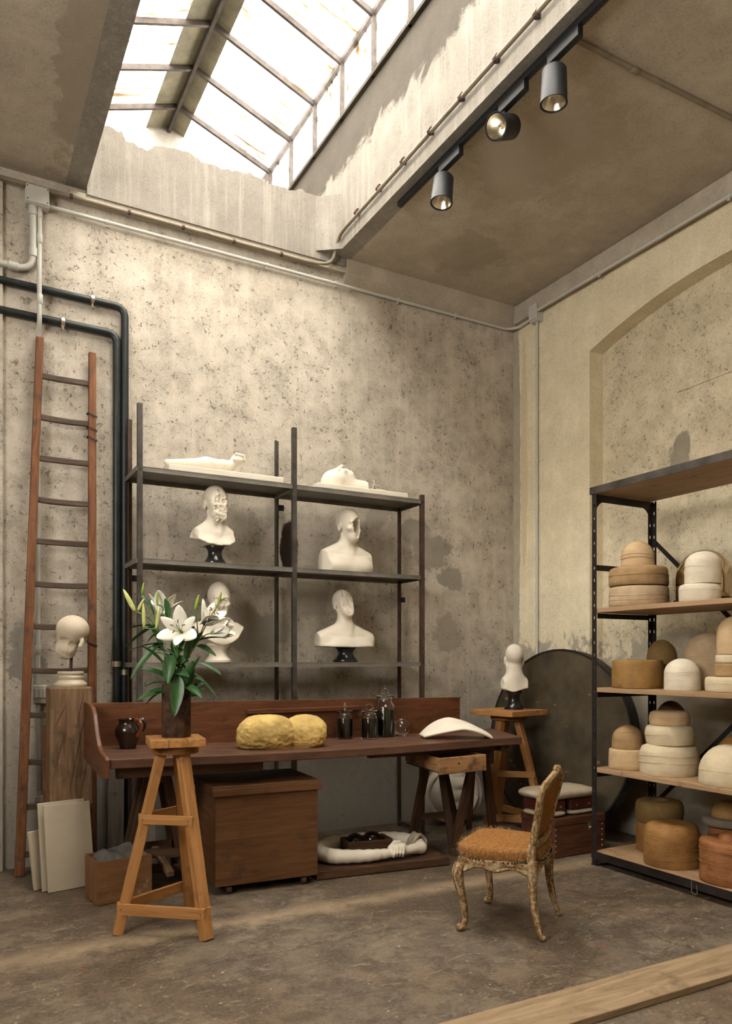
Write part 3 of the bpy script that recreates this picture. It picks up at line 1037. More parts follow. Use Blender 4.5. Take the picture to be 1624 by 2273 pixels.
# ================================================================== marble slabs
for k, (xa, xb, y, h, lab, dy) in enumerate(((.535, .826, 5.075, .535, 'large cream marble slab with faint inscription leaning at the front by the oak column', .10),
                                             (.505, .800, 5.120, .545, 'second cream marble slab leaning behind the inscribed one', .10),
                                             (.468, .560, 5.170, .365, 'short narrow marble slab, rearmost of the three leaning slabs', .06))):
    m = MB().bar((xa, y, 0), (xb, y + (.06 if k < 2 else .02), 0), .022, .001, side=(0, 1, 0))
    d = V3((xb - xa, .06, 0)).normalized()
    nrm = V3((-d.y, d.x, 0))
    up = V3((nrm.x * dy / h, nrm.y * dy / h, 1)).normalized()
    p0 = V3((xa, y, .002))
    poly = [p0, p0 + d * (xb - xa), p0 + d * (xb - xa) + up * h + V3((0, 0, .0)), p0 + up * h]
    m = MB().prism(poly, nrm * .022)
    o = solo(m, 'marble_slab', M['marble'], (xa, y, 0), lab, 'slab', 'leaning marble slabs', bevel=.003)
    if k == 0:
        for c in range(12):      # incised marks in columns
            x0 = .055 + .0145 * c
            n = 7 - abs(c - 3) // 2 if c > 5 else 11 - c % 3
            g = MB()
            for q in range(n):
                z = h - .05 - .017 * q
                a = p0 + d * x0 + up * z - nrm * .0006
                g.prism([a, a + d * (.004 + .004 * ((q * 7 + c * 3) % 3)), a + d * .006 + up * .003, a + up * .003], nrm * .0015)
            ob = g.build('inscription', m_plain('incised_line', (.50, .44, .36), .8) if c == 0 else bpy.data.materials['incised_line'], o)
            ob.location = (0, 0, 0)
            for v in ob.data.vertices:
                v.co = v.co
# old boards standing behind
m = MB().bar((.600, 5.537, 0), (.596, 5.540, 1.01), .10, .018, side=(1, 0, 0))
solo(m, 'standing_board', M['ladder'], (.60, 5.537, 0), 'narrow brown board standing between the ladder and the oak column', 'board', bevel=.003)
for x, y, lab in ((1.03, 5.62, 'grey weathered board standing on end behind the bench'), (1.25, 5.60, 'second grey weathered board standing behind the bench trestle')):
    m = MB().bar((x, y - .02, 0), (x + .02, y + .06, .78), .11, .03, side=(1, 0, 0))
    solo(m, 'standing_board', M['greyboard'], (x, y, 0), lab, 'board', bevel=.003)

# ================================================================== work bench
DZ = .88
BX0, BX1 = .80, 3.64


def back_y(x):
    return 5.27 - .075 * (x - .80)


def front_y(x):
    return 4.515 - .045 * (x - .80)


r = thing('work_bench', 'long red brown wooden work bench with upstand, worn top and curved end', 'work bench', (2.3, 4.85, 0))
# top: thick planks with a sag in the middle
for (fa, fb) in ((0, .36), (.362, .70), (.702, 1.0)):
    m = MB()
    n = 16
    for i in range(n + 1):
        t = i / n
        sag = -.017 * math.sin(math.pi * min(1, t * 1.05))
        for f in (fa, fb):
            xe = .80 + t * ((3.72 + .24 * f) - .80)
            y = front_y(xe) + (back_y(xe) - front_y(xe)) * f
            if i == n:
                y = 4.385 + (5.03 - 4.385) * f
            for dz in (-.055, 0):
                m.v.append((xe, y, DZ + sag + dz))
                m.g.append((xe + fa * 9, y, dz))
    for i in range(n):
        q = 4 * i
        for a, b in ((0, 1), (1, 3), (3, 2), (2, 0)):
            m.f.append((q + a, q + b, q + 4 + b, q + 4 + a))
    m.f += [(0, 2, 3, 1), (4 * n, 4 * n + 1, 4 * n + 3, 4 * n + 2)]
    m.build('top_plank', M['benchtop'], r, bevel=.006)
# upstand at the back
m = MB()
p = [(BX0, back_y(BX0), DZ - .05), (BX1, back_y(BX1), DZ - .05), (BX1, back_y(BX1), 1.147), (BX0 + .02, back_y(BX0), 1.165)]
m.add([V3(q) for q in p] + [V3(q) + V3((.002, .024, 0)) for q in p], [(0, 1, 2, 3), (7, 6, 5, 4), (0, 4, 5, 1), (1, 5, 6, 2), (2, 6, 7, 3), (3, 7, 4, 0)])
m.build('upstand', M['desk'], r, bevel=.003)
# narrow ledge on the upstand
m = MB().bar((1.86, back_y(1.86) - .016, 1.078), (2.74, back_y(2.74) - .016, 1.085), .03, .032, side=(0, 1, 0))
m.build('ledge', M['desk'], r, bevel=.004)
# curved end board
prof = [(5.29, .80), (5.29, 1.175), (5.10, 1.172), (5.00, 1.155), (4.93, 1.115), (4.88, 1.055), (4.83, .985), (4.76, .935), (4.66, .905), (4.53, .895), (4.50, .88), (4.50, .77), (4.62, .755)]
m = MB().prism([(.772, y, z) for y, z in prof], (.028, 0, 0))
m.g = [(q[1], q[2], q[0]) for q in m.v]
m.build('end_board', M['desk'], r, bevel=.006)
# bearer under the top and the drawer runner
MB().bar((.85, 4.60, DZ - .09), (1.75, 4.58, DZ - .095), .05, .07, side=(0, 1, 0)).build('bearer', M['trestle'], r, bevel=.004)
MB().bar((2.55, 4.63, DZ - .088), (3.70, 4.56, DZ - .088), .05, .05, side=(0, 1, 0)).build('bearer', M['trestle'], r, bevel=.004)
MB().bar((3.62, 4.46, DZ - .085), (3.84, 4.98, DZ - .085), .07, .05).build('bearer', M['trestle'], r, bevel=.004)
# pulled-out drawer with an open top
d = MB().bar((2.985, 4.405, .705), (3.375, 4.375, .715), .022, .118, side=(0, 1, 0))
D = d.build('drawer', M['drawer'], r, bevel=.006)
D['label'] = 'worm-eaten drawer pulled out from under the bench'
MB().bar((2.990, 4.41, .715), (3.03, 4.90, .735), .10, .018, side=(0, 0, 1)).build('drawer_side', M['drawer'], D, bevel=.003)
MB().bar((3.365, 4.385, .72), (3.40, 4.87, .735), .10, .018, side=(0, 0, 1)).build('drawer_side', M['drawer'], D, bevel=.003)
MB().bar((3.185, 4.40, .662), (3.215, 4.88, .672), .38, .012, side=(1, 0, 0)).build('drawer_bottom', M['trestle'], D)
MB().tube([(3.14, 4.378, .722), (3.14, 4.372, .722)], .006, 8).build('keyhole', M['blackmetal'], D)


def trestle(label, fn, ff, tn, tf, brace):
    """saw horse: two feet near, two feet far, ridge beam from tn to tf"""
    r = thing('trestle', label, 'trestle', ((tn[0] + tf[0]) / 2, (tn[1] + tf[1]) / 2, 0), 'trestles under the bench')
    t0, t1 = V3(tn), V3(tf)
    d = (t1 - t0).normalized()
    MB().bar(t0 - d * .10, t1 + d * .10, .075, .10, side=(1, 0, 0)).build('ridge_beam', M['trestle'], r, bevel=.006)
    for feet, t in ((fn, t0), (ff, t1)):
        for k, (x, y) in enumerate(feet):
            s = V3((x, y, 0))
            sd = -1 if k == 0 else 1
            MB().bar(s, t + V3((.045 * sd, 0, .03)), .06, .045, side=(1, 0, 0)).build('leg', M['trestle'], r, bevel=.004)
    if brace:
        for feet, t in ((fn, t0), (ff, t1)):
            a, b = V3((*feet[0], 0)).lerp(t, .28), V3((*feet[1], 0)).lerp(t, .28)
            MB().bar(a + V3((0, -.032, 0)), b + V3((0, -.032, 0)), .022, .06, side=(0, 1, 0)).build('brace', M['trestle'], r, bevel=.003)
    return r


tr = trestle('dark wooden trestle under the drawer end of the bench', ((3.30, 4.68), (3.80, 4.82)), ((3.22, 5.13), (3.60, 5.02)), (3.54, 4.66, .715), (3.36, 5.02, .715), False)
MB().bar((3.27, 4.62, .025), (3.90, 4.86, .025), .06, .05).build('floor_rail', M['trestle'], tr, bevel=.004)
MB().bar((3.25, 5.10, .20), (3.58, 5.00, .22), .02, .05, side=(0, 1, 0)).build('brace', M['trestle'], tr)
MB().bar((3.32, 4.72, .06), (3.42, 5.02, .62), .045, .03).build('brace', M['trestle'], tr)
MB().bar((3.50, 4.70, .62), (3.70, 5.02, .08), .045, .03).build('brace', M['trestle'], tr)
tr = trestle('dark wooden trestle under the curved end of the bench', ((.985, 5.06), (1.36, 4.93)), ((1.0, 5.22), (1.37, 5.21)), (1.18, 4.97, .715), (1.19, 5.16, .715), True)
MB().bar((1.02, 5.02, .10), (1.36, 4.95, .085), .03, .055, side=(0, 1, 0)).build('floor_rail', M['trestle'], tr, bevel=.004)
MB().bar((1.19, 5.10, .20), (1.20, 4.72, .12), .045, .035).build('brace', M['column'], tr, bevel=.003)

# ================================================================== crate on castors
r = thing('wooden_chest', 'large brown wooden chest with lid and castors under the bench', 'chest', (1.76, 4.75, 0))
ca = R(-3.5)
rot = Matrix.Rotation(ca, 3, 'Z')
c0 = V3((1.422, 4.520, 0))


def cr(x, y, z):
    return c0 + rot @ V3((x, y, z))


W_, D_, Z0_, Z1_ = .672, .56, .055, .625
for k in range(2):
    z0 = Z0_ + (Z1_ - Z0_) * k / 2
    z1 = Z0_ + (Z1_ - Z0_) * (k + 1) / 2 - .0008
    MB().box(cr(W_ / 2, .011, (z0 + z1) / 2), (W_, .022, z1 - z0), rot).build('front_board', M['crate'], r, bevel=.002)
    MB().box(cr(.011, D_ / 2, (z0 + z1) / 2), (.022, D_ - .048, z1 - z0), rot).build('side_board', M['crate'], r, bevel=.002)
    MB().box(cr(W_ - .011, D_ / 2, (z0 + z1) / 2), (.022, D_ - .048, z1 - z0), rot).build('side_board', M['crate'], r, bevel=.002)
    MB().box(cr(W_ / 2, D_ - .011, (z0 + z1) / 2), (W_, .022, z1 - z0), rot).build('back_board', M['crate'], r, bevel=.002)
MB().box(cr(W_ / 2, D_ / 2, Z0_ + .012), (W_ - .046, D_ - .046, .022), rot).build('bottom_board', M['crate'], r)
for k in range(3):
    y0 = -.02 + k * (D_ + .04) / 3
    MB().box(cr(W_ / 2, y0 + (D_ + .04) / 6, Z1_ + .033), (W_ + .045, (D_ + .04) / 3 - .002, .026), rot).build('lid_board', M['crate'], r, bevel=.003)
MB().box(cr(W_ / 2, -.012, Z1_ + .010), (W_ + .045, .018, .045), rot).build('lid_batten', M['crate'], r, bevel=.003)
MB().box(cr(-.011, D_ / 2, Z1_ + .010), (.018, D_, .045), rot).build('lid_batten', M['crate'], r, bevel=.003)
for sx in (.014, W_ - .014):
    for q in range(5):
        MB().tube([cr(sx, -.001, .10 + q * .11), cr(sx, -.0025, .10 + q * .11)], .0035, 6).build('nail', M['blackmetal'], r)
for x, y in ((.09, .05), (W_ - .09, .05), (.09, D_ - .05), (W_ - .09, D_ - .05)):
    MB().tube([cr(x - .014, y - .02, .026), cr(x + .014, y - .02, .026)], .026, 16).build('castor_wheel', M['rust'], r, smooth=40)
    MB().box(cr(x, y, .050), (.05, .06, .006), rot).box(cr(x - .017, y - .01, .036), (.003, .03, .03), rot).box(cr(x + .017, y - .01, .036), (.003, .03, .03), rot).build('castor_fork', M['steel'], r)

# ================================================================== board with plaster arms
m = MB().bar((2.135, 4.795, .032), (3.12, 4.69, .032), .55, .055, side=(0, 1, 0), seg=6)
solo(m, 'base_board', M['trestle'], (2.62, 4.75, 0), 'dark plank board on the floor under the plaster arms', 'board', bevel=.005)


def arms(P):
    z = .055
    pts = [tuple(q) for q in curve_pts([(.33, -.13, .050), (.37, .02, .052), (.26, .16, .054), (.02, .215, .056), (-.20, .19, .058), (-.36, .08, .058), (-.39, -.04, .056), (-.31, -.155, .054), (-.10, -.20, .050), (.07, -.20, .050)], 3)]
    rad = [.042, .045, .050, .052, .052, .052, .050, .047, .040, .030]
    rad = lerp_list(rad, len(pts))
    d = None
    for a, b, ra, rb in zip(pts[:-1], pts[1:], rad[:-1], rad[1:]):
        e = sd_cap(P, a, b, ra, rb)
        d = e if d is None else smin(d, e, .012)
    # second forearm meets the first hand
    d = smin(d, sd_cap(P, (.33, -.13, .05), (.19, -.19, .058), .042, .030), .02)
    # clasped hands: palms
    h = smin(sd_ell(P, (.105, -.195, .062), (.052, .036, .040)), sd_ell(P, (.150, -.19, .070), (.046, .036, .042)), .02)
    # fingers of the upper hand wrap over, knuckles apart
    for k in range(4):
        x0 = .082 + .022 * k
        zz = .098 - .004 * abs(k - 1.3)
        f = sd_cap(P, (x0 + .012, -.165, zz), (x0 + .004, -.222, zz - .008), .0115, .0108)
        f = np.minimum(f, sd_cap(P, (x0 + .004, -.222, zz - .008), (x0 - .006, -.240, zz - .042), .0108, .0095))
        f = np.minimum(f, sd_cap(P, (x0 - .006, -.240, zz - .042), (x0 - .004, -.226, zz - .064), .0095, .0085))
        h = smin(h, f, .006)
    # thumb over the top
    h = smin(h, smin(sd_cap(P, (.065, -.18, .085), (.10, -.185, .118), .013, .012), sd_cap(P, (.10, -.185, .118), (.138, -.19, .122), .012, .010), .008), .008)
    d = smin(d, h, .012)
    d = d + fbm(P, 9, 1, 2) * .003
    return smax(d, -(P[:, 2] - .002), .004)


r = thing('arms_sculpture', 'white plaster arms bent into a ring with clasped hands on the floor board', 'sculpture', (2.62, 4.70, .062))
cast(arms, (-.47, -.30, -.01), (.45, .30, .16), .0055, 'arms', M['plaster'], (2.63, 4.735, .062), R(-6), r)
m = MB()
for q in range(7):
    t0 = q / 6
    cx, cy = .345, -.07 + .012 * q
    pts = [(2.63 + cx + .055 * math.cos(a) * (1 + .08 * math.sin(q * 2 + a * 3)), 4.70 + cy + .012 * math.sin(a * 2 + q), .062 + .056 + .066 * math.sin(a) + .004 * math.sin(a * 5 + q)) for a in [2 * math.pi * k / 20 for k in range(21)]]
    m.tube(pts, .0105, 6, cap=False)
m.build('cloth_band', M['linen'], r, smooth=60)
# dark box with two glass balls in the ring
r = thing('dark_tray', 'small dark wooden tray sitting inside the ring of plaster arms', 'tray', (2.60, 4.74, .062))
ra = Matrix.Rotation(R(-8), 3, 'Z')
for c, s in (((0, -.085, .062), (.33, .012, .115)), ((0, .085, .062), (.33, .012, .115)), ((-.162, 0, .062), (.012, .17, .115)), ((.162, 0, .062), (.012, .17, .115)), ((0, 0, .010), (.32, .168, .012)), ((0, 0, .06), (.008, .166, .10))):
    MB().box(V3((2.60, 4.745, .063)) + ra @ V3(c), s, ra).build('side' if s[2] > .05 else 'bottom', M['trestle'], r, bevel=.002)
for k, (dx, lab) in enumerate(((-.062, 'clear glass ball in the dark tray, beside the chest'), (.066, 'clear glass ball in the dark tray, beside the clasped hands'))):
    solo(MB().ball(V3((2.60, 4.745, .063)) + ra @ V3((dx - .02, .01, .088 + .008 * k)), .070, 28), 'glass_ball', M['glass'], V3((2.60 + dx, 4.745, .075)), lab, 'glass ball', smooth=170)


# ================================================================== sculptor's stands
def stand(label, centre, ztop, plate, prot, feet, mats, disc_r=.15, lows=((0, 1), (0, 2)), mids=((0, 1), (0, 2)), zl=.135, zm=.60):
    r = thing('sculptors_stand', label, 'stand', (centre[0], centre[1], 0), 'pine sculptor stands')
    rt = Matrix.Rotation(prot, 3, 'Z')
    cz = V3((centre[0], centre[1], 0))
    n = 3
    w = plate[0] / n
    for k in range(n):
        MB().box(cz + rt @ V3((-plate[0] / 2 + w * (k + .5), 0, 0)) + V3((0, 0, ztop - .022)), (w - .0012, plate[1], .044), rt).build('top_board', M[mats], r, bevel=.003)
    MB().lathe([(disc_r, ztop - .085), (disc_r, ztop - .045)], (centre[0], centre[1], 0), 28).build('turntable', M[mats], r, smooth=40, bevel=.003)
    tops = []
    for f in feet:
        dirv = (V3((*f, 0)) - cz)
        dirv.normalize()
        tops.append(cz + dirv * (disc_r * .60) + V3((0, 0, ztop - .085)))
    for f, t in zip(feet, tops):
        s = V3((-(f[1] - centre[1]), f[0] - centre[0], 0))
        MB().bar((*f, 0), t, .062, .05, side=s).build('leg', M[mats], r, bevel=.004)
    for pairs, z, hh in ((lows, zl, .058), (mids, zm, .050)):
        for a, b in pairs:
            pa = V3((*feet[a], 0)).lerp(tops[a], z / (ztop - .085))
            pb_ = V3((*feet[b], 0)).lerp(tops[b], z / (ztop - .085))
            out = ((pa + pb_) / 2 - cz)
            out.z = 0
            out.normalize()
            dd = (pb_ - pa).normalized()
            MB().bar(pa - dd * .02 + out * .026, pb_ + dd * .02 + out * .026, .020, hh, side=out).build('stretcher', M[mats], r, bevel=.002)
            for q in (pa, pb_):
                MB().tube([q + out * .037, q + out * .0375], .0045, 6).build('nail', M['blackmetal'], r)
    return r


stand('pale pine three-legged stand carrying the vase of lilies', (1.075, 4.13), 1.03, (.29, .29), R(-8), ((.775, 4.155), (1.165, 3.845), (1.235, 4.40)), 'pine', .125, lows=((0, 1), (0, 2), (1, 2)), mids=((0, 1), (0, 2)))
stand('reddish pine three-legged stand carrying a bust in front of the iron disc', (4.16, 5.08), 1.03, (.46, .46), R(11), ((3.92, 5.06), (4.28, 4.74), (4.28, 5.38)), 'pine', .15, lows=((0, 1), (1, 2), (0, 2)), mids=((0, 1),), zl=.14, zm=.50)

# ================================================================== box with grey cloth
r = thing('cloth_box', 'low wooden box filled with grey cloth beside the pine stand', 'box', (.93, 4.80, 0))
rb = Matrix.Rotation(R(7), 3, 'Z')
o0 = V3((.757, 4.672, 0))
for c, s, nm in (((.165, .008, .130), (.33, .016, .255), 'front'), ((.165, .252, .130), (.33, .016, .255), 'back'), ((.008, .13, .130), (.016, .228, .255), 'side'), ((.322, .13, .130), (.016, .228, .255), 'side'), ((.165, .13, .008), (.32, .23, .012), 'bottom')):
    MB().box(o0 + rb @ V3(c), s, rb).build(nm, M['boxwood'], r, bevel=.003)


def rag(u, v):
    x, y = .012 + .306 * u, .015 + .23 * v
    e = min(u, 1 - u, v, 1 - v)
    q = np.array([[x * 9 + 3, y * 9, 0.4]])
    z = .235 + .045 * float(fbm(q, 1.0, 2, 3)[0]) + .018 * math.sin(22 * x + 9 * y) * math.sin(14 * y) + .05 * min(1, e * 5)
    return o0 + rb @ V3((x, y, z))


solo(MB().grid(rag, 30, 24), 'grey_cloth', M['greycloth'], (.93, 4.80, .22), 'crumpled grey cloth lying in the low wooden box', 'cloth', smooth=170, thick=.004)

# ================================================================== things on the bench
def top_z(x):
    t = (x - .80) / 2.95
    return DZ - .017 * math.sin(math.pi * min(1, t * 1.05))


r = thing('clay_jug', 'small dark glazed clay jug with brown handle on the bench', 'jug', (1.01, 5.06, top_z(1.01)))
z = top_z(1.01)
MB().lathe([(.0, z), (.048, z), (.050, z + .006), (.062, z + .04), (.078, z + .085), (.082, z + .11), (.074, z + .14), (.060, z + .158), (.056, z + .172), (.060, z + .188), (.062, z + .192), (.056, z + .192), (.050, z + .172), (.054, z + .155), (.068, z + .135), (.0, z + .05)], (1.01, 5.06, 0), 36).build('body', M['glaze'], r, smooth=60)
MB().tube(curve_pts([(1.04, 5.016, z + .180), (1.058, 4.985, z + .188), (1.075, 4.965, z + .16), (1.068, 4.975, z + .11), (1.052, 4.995, z + .085)], 5), .0085, 8, flat=1.6).build('handle', M['glazebrown'], r, smooth=60)
MB().tube(curve_pts([(1.065, 5.045, z + .182), (1.095, 5.03, z + .185), (1.108, 5.02, z + .15), (1.092, 5.03, z + .115)], 5), .008, 8, flat=1.6).build('handle', M['glaze'], r, smooth=60)


def lobes(P):
    P = P.copy()
    A = np.abs((P - np.array([-.115, 0, .105])) / np.array([.200, .150, .132]))
    a = (A ** 2.4).sum(-1) ** (1 / 2.4) - 1
    B = np.abs((P - np.array([.165, .02, .105])) / np.array([.150, .140, .122]))
    b = (B ** 2.4).sum(-1) ** (1 / 2.4) - 1
    d = smin(a, b, .05) * .13
    low = np.clip((.13 - P[:, 2]) / .08, 0, 1)
    d = d + fbm(P, 7, 3, 3) * .013 + np.abs(fbm(P * np.array([1, 1, 1.5]), 22, 1, 3)) * .012 * (low + .25) + fbm(P, 60, 2, 2) * .003
    return smax(d, -(P[:, 2] - .012), .012)


r = thing('yellow_sculpture', 'yellow ochre lumpy two-lobed sculpture on the bench', 'sculpture', (1.94, 4.72, top_z(1.94)))
cast(lobes, (-.36, -.22, -.02), (.36, .22, .26), .006, 'lobes', M['yellow'], (1.955, 4.74, top_z(1.94) - .010), R(-10), r)
zb = top_z(1.94)
m = MB()
pts = []
for k in range(40):
    a = 2 * math.pi * k / 40
    rr = 1 + .03 * math.sin(5 * a)
    pts.append(V3((1.955, 4.74, zb)) + Matrix.Rotation(R(-10), 3, 'Z') @ V3((.27 * rr * math.cos(a), .12 * rr * math.sin(a), 0)))
m.prism(pts, (0, 0, .012)).build('ragged_base', M['drawer'], r)


def jar(label, x, y, h, rad, fill, lidtype):
    z = top_z(x)
    r = thing('glass_jar', label, 'jar', (x, y, z), 'pigment jars on the bench')
    n = rad * .72
    hs = h * .70
    MB().lathe([(0, z), (rad, z), (rad + .001, z + .01), (rad, hs + z), (rad * .95, hs + z + .012), (n, hs + z + .035), (n * .97, h + z - .035), (n * 1.22, h + z - .028), (n * 1.25, h + z - .02), (n * 1.05, h + z - .016),
                (n * .86, h + z - .020), (n * .84, hs + z + .036), (rad * .88, hs + z + .008), (rad * .93, hs + z), (rad * .93, z + .012), (0, z + .010)], (x, y, 0), 36).build('glass', M['glass'], r, smooth=40)
    MB().lathe([(0, z + .0105), (rad * .925, z + .0125), (rad * .925, z + fill), (rad * .5, z + fill + .006), (0, z + fill + .003)], (x, y, 0), 30).build('black_pigment', M['pigment'], r, smooth=40)
    lid = MB().lathe([(0, h + z - .022), (n * .8, h + z - .022), (n * .82, h + z - .012), (n * 1.30, h + z - .010), (n * 1.30, h + z - .002), (n * .5, h + z + .003), (0, h + z + .004)], (x, y, 0), 30).build('lid', M['glass'], r, smooth=40)
    if lidtype == 0:
        MB().tube([(x, y, h + z + .002), (x, y, h + z + .035)], [.008, .006], 10).ball((x, y, h + z + .042), .010, 12).build('knob', M['glass'], lid, smooth=170)
    else:
        MB().tube([V3((x, y, h + z + .022)) + V3((.028 * math.cos(a) * .88, -.028 * math.cos(a) * .48, .022 * math.sin(a))) for a in [2 * math.pi * k / 20 for k in range(21)]], .0045, 8, cap=False).build('ring_knob', M['glass'], lid, smooth=170)


jar('slim glass jar of black pigment with knobbed lid, beside the yellow sculpture', 2.575, 5.035, .215, .062, .148, 0)
jar('glass jar of black pigment standing in front of the tall jar', 2.725, 4.925, .215, .062, .148, 1)
jar('tall glass jar of black pigment with a ring lid, rearmost of three', 2.905, 5.005, .320, .078, .20, 1)
solo(MB().ball((3.045, 4.985, top_z(3.05) + .064), .064, 40), 'glass_ball', M['glass'], (3.045, 4.985, top_z(3.05)), 'clear glass ball standing on the bench beside the pigment jars', 'glass ball', smooth=170)


def shard(u, v):
    # arched plaster shell
    q = u * 2 - 1
    wv = .5 - v
    x = 3.27 + .205 * q + .05 * wv
    y = 4.60 - .14 * q + .30 * wv * (1 - .35 * abs(q) ** 2) * (.72 + .28 * math.sin(3.1 * u))
    z = DZ + .006 + .115 * (1 - abs(q) ** 1.75) * (1 - .45 * (wv * 1.7) ** 2) + .012 * math.sin(7 * v + 2 * u) * (1 - abs(q))
    z += .055 * wv * (1 - abs(q) ** 2.5) + .010 * math.sin(16 * v + 3) * max(0, q)
    return V3((x, y, max(DZ - .004, z)))


solo(MB().grid(shard, 40, 24), 'plaster_shard', M['plaster'], (3.27, 4.62, DZ), 'arched white plaster fragment lying on the end of the bench', 'sculpture', smooth=170, thick=.014)

# ribbed plaster shell behind the trestle
def rib(u, v):
    a = math.pi * (u - .5)
    w = .31 * math.cos(a) ** .6
    q = v * 2 - 1
    z = .015 + .46 * (.5 + .5 * math.sin(a))
    x = q * w
    dep = .15 * math.sqrt(max(0, 1 - (q * .98) ** 2)) * math.cos(a) ** .5
    rad = math.hypot(q * 1.0, (z - .30) / .40)
    dep += .026 * math.sin(rad * 21) * (abs(q) > .28) * min(1, (abs(q) - .28) * 8)
    if abs(q) <= .34:
        dep += (.03 + .018 * abs(math.sin(z * 30))) * (1 - (q / .34) ** 2)
    return V3((3.93 + x * .99 + .06 * 0, 5.62 - dep - .02 * z, z))


solo(MB().grid(rib, 60, 60), 'ribbed_plaster', M['plaster'], (3.93, 5.6, .0), 'ribbed oval white plaster form standing on the floor behind the trestle', 'sculpture', smooth=170, thick=.02)

# ================================================================== plaster busts
def head(Q, ears=True, face=True):
    """adult head, chin at z=0, crown at .25, face towards -y"""
    d = sd_ell(Q, (0, .018, .158), (.076, .097, .092))
    d = smin(d, sd_ell(Q, (0, -.030, .088), (.058, .066, .092)), .035)
    d = smin(d, sd_ell(Q, (0, -.052, .026), (.036, .034, .028)), .03)
    if face:
        d = smin(d, sd_cap(Q, (-.038, -.080, .136), (.038, -.080, .136), .011), .016)
        d = smin(d, sd_cap(Q, (0, -.092, .130), (0, -.116, .088), .008, .013), .010)
        for s in (-1, 1):
            d = smax(d, -sd_ell(Q, (s * .031, -.098, .116), (.019, .016, .012)), .010)
            d = smin(d, sd_ell(Q, (s * .031, -.080, .115), (.014, .011, .010)), .005)
            d = smin(d, sd_ell(Q, (s * .042, -.070, .092), (.020, .018, .016)), .02)
        d = smin(d, sd_ell(Q, (0, -.091, .059), (.022, .012, .006)), .006)
        d = smin(d, sd_ell(Q, (0, -.090, .049), (.019, .012, .006)), .006)
    if ears:
        for s in (-1, 1):
            e = sd_ell(Q, (s * .079, .010, .108), (.010, .021, .033))
            e = smax(e, -sd_ell(Q, (s * .090, .004, .110), (.008, .011, .020)), .006)
            d = smin(d, e, .008)
    return d


def broken(Q, seed, scale=38, amp=.018):
    """jagged fracture: facets from ridged noise"""
    a = np.abs(fbm(Q, scale, seed, 3))
    b = vnoise(Q * np.array([1, 1, 1.6]) + 5, scale * .55, (seed + 1) % 5)
    return (a - .25) * amp + (np.floor(b * 5) / 5 - .5) * amp * .9


def torso(P, sz, sw, dep=.105, low=0.0):
    d = sd_ell(P, (0, .015, sz - .13), (sw * .50, dep, .15))
    for s in (-1, 1):
        d = smin(d, sd_cap(P, (s * .03, .02, sz + .045), (s * sw * .40, .015, sz - .050), .045, .055), .05)
        d = smin(d, sd_ell(P, (s * sw * .20, -.045, sz - .125), (sw * .20, .055, .055)), .04)      # chest muscle
        d = smax(d, -sd_cap(P, (s * .012, -.085, sz - .035), (s * sw * .34, -.055, sz - .018), .006), .02)   # hollow over the collar bone
    return d


def neck(P, hx, hy, hz, sz, r0=.062, r1=.054):
    d = sd_cap(P, (0, .02, sz - .02), (hx, hy + .015, hz + .05), r0, r1)
    for s in (-1, 1):   # sternomastoid
        d = smin(d, sd_cap(P, (s * .012, -.045, sz - .03), (hx + s * .05, hy + .01, hz + .06), .012, .016), .02)
    return d


def hp(P, hx, hy, hz, yaw, pitch=0.0, sc=1.0):
    Q = rotz(P - np.array([hx, hy, hz]), yaw)
    return rotx(Q, pitch, (0, 0, .06)) / sc


def scar(Q, h, at, seed, amp, scale=36, tilt=0.0):
    """strike the face off along a rough plane"""
    rough = np.abs(fbm(Q * np.array([1, 1, 1.4]), scale, seed, 3)) * amp * 1.6 + broken(Q, (seed + 2) % 5, scale * .7, amp)
    return smax(h, -Q[:, 1] + tilt * (Q[:, 2] - .12) - at + rough, .003)


def bust1(P):
    Q = hp(P, .012, 0, .310, R(2), R(-4), 1.12)
    h = scar(Q, head(Q, face=False), .070, 2, .016)
    jag = np.clip((-.02 - Q[:, 1]) / .03, 0, 1) * np.clip((.17 - Q[:, 2]) / .04, 0, 1)
    h = h + broken(Q, 3, 42, .014) * jag
    d = smin(h, neck(P, .010, 0, .318, .255, .058, .052), .025)
    d = smin(d, torso(P, .245, .36, .095), .04)
    n = fbm(P, 22, 1) * .012
    ax = np.abs(P[:, 0])
    d = smax(d, (.132 + .62 * np.maximum(ax - .075, 0) - P[:, 2] + n * .6) * .85, .003)
    for s in (-1, 1):
        d = smax(d, plane(P, (s * .92, -.28, .12), .168) + n, .003)
    return d


def bust2(P):
    Q = hp(P, .02, 0, .250, R(6), R(2), 1.12)
    h = head(Q)
    cut = sd_ell(Q, (.030, -.118, .110), (.070, .062, .092)) - broken(Q, 1, 30, .030)
    h = smax(h, -cut, .003)
    h = smax(h, -sd_ell(Q, (.014, -.060, .100), (.034, .10, .072)), .004)
    d = smin(h, neck(P, .016, 0, .250, .175, .062, .056), .025)
    d = smin(d, torso(P, .175, .52, .115), .045)
    d = smax(d, -P[:, 2] + .001, .003)
    d = smax(d, np.abs(P[:, 0]) - .222 - .10 * (P[:, 2] - .1) * 0, .004)
    d = smax(d, plane(P, (-.94, -.34, 0), .205), .004)
    return d + fbm(P, 14, 3, 2) * .0015


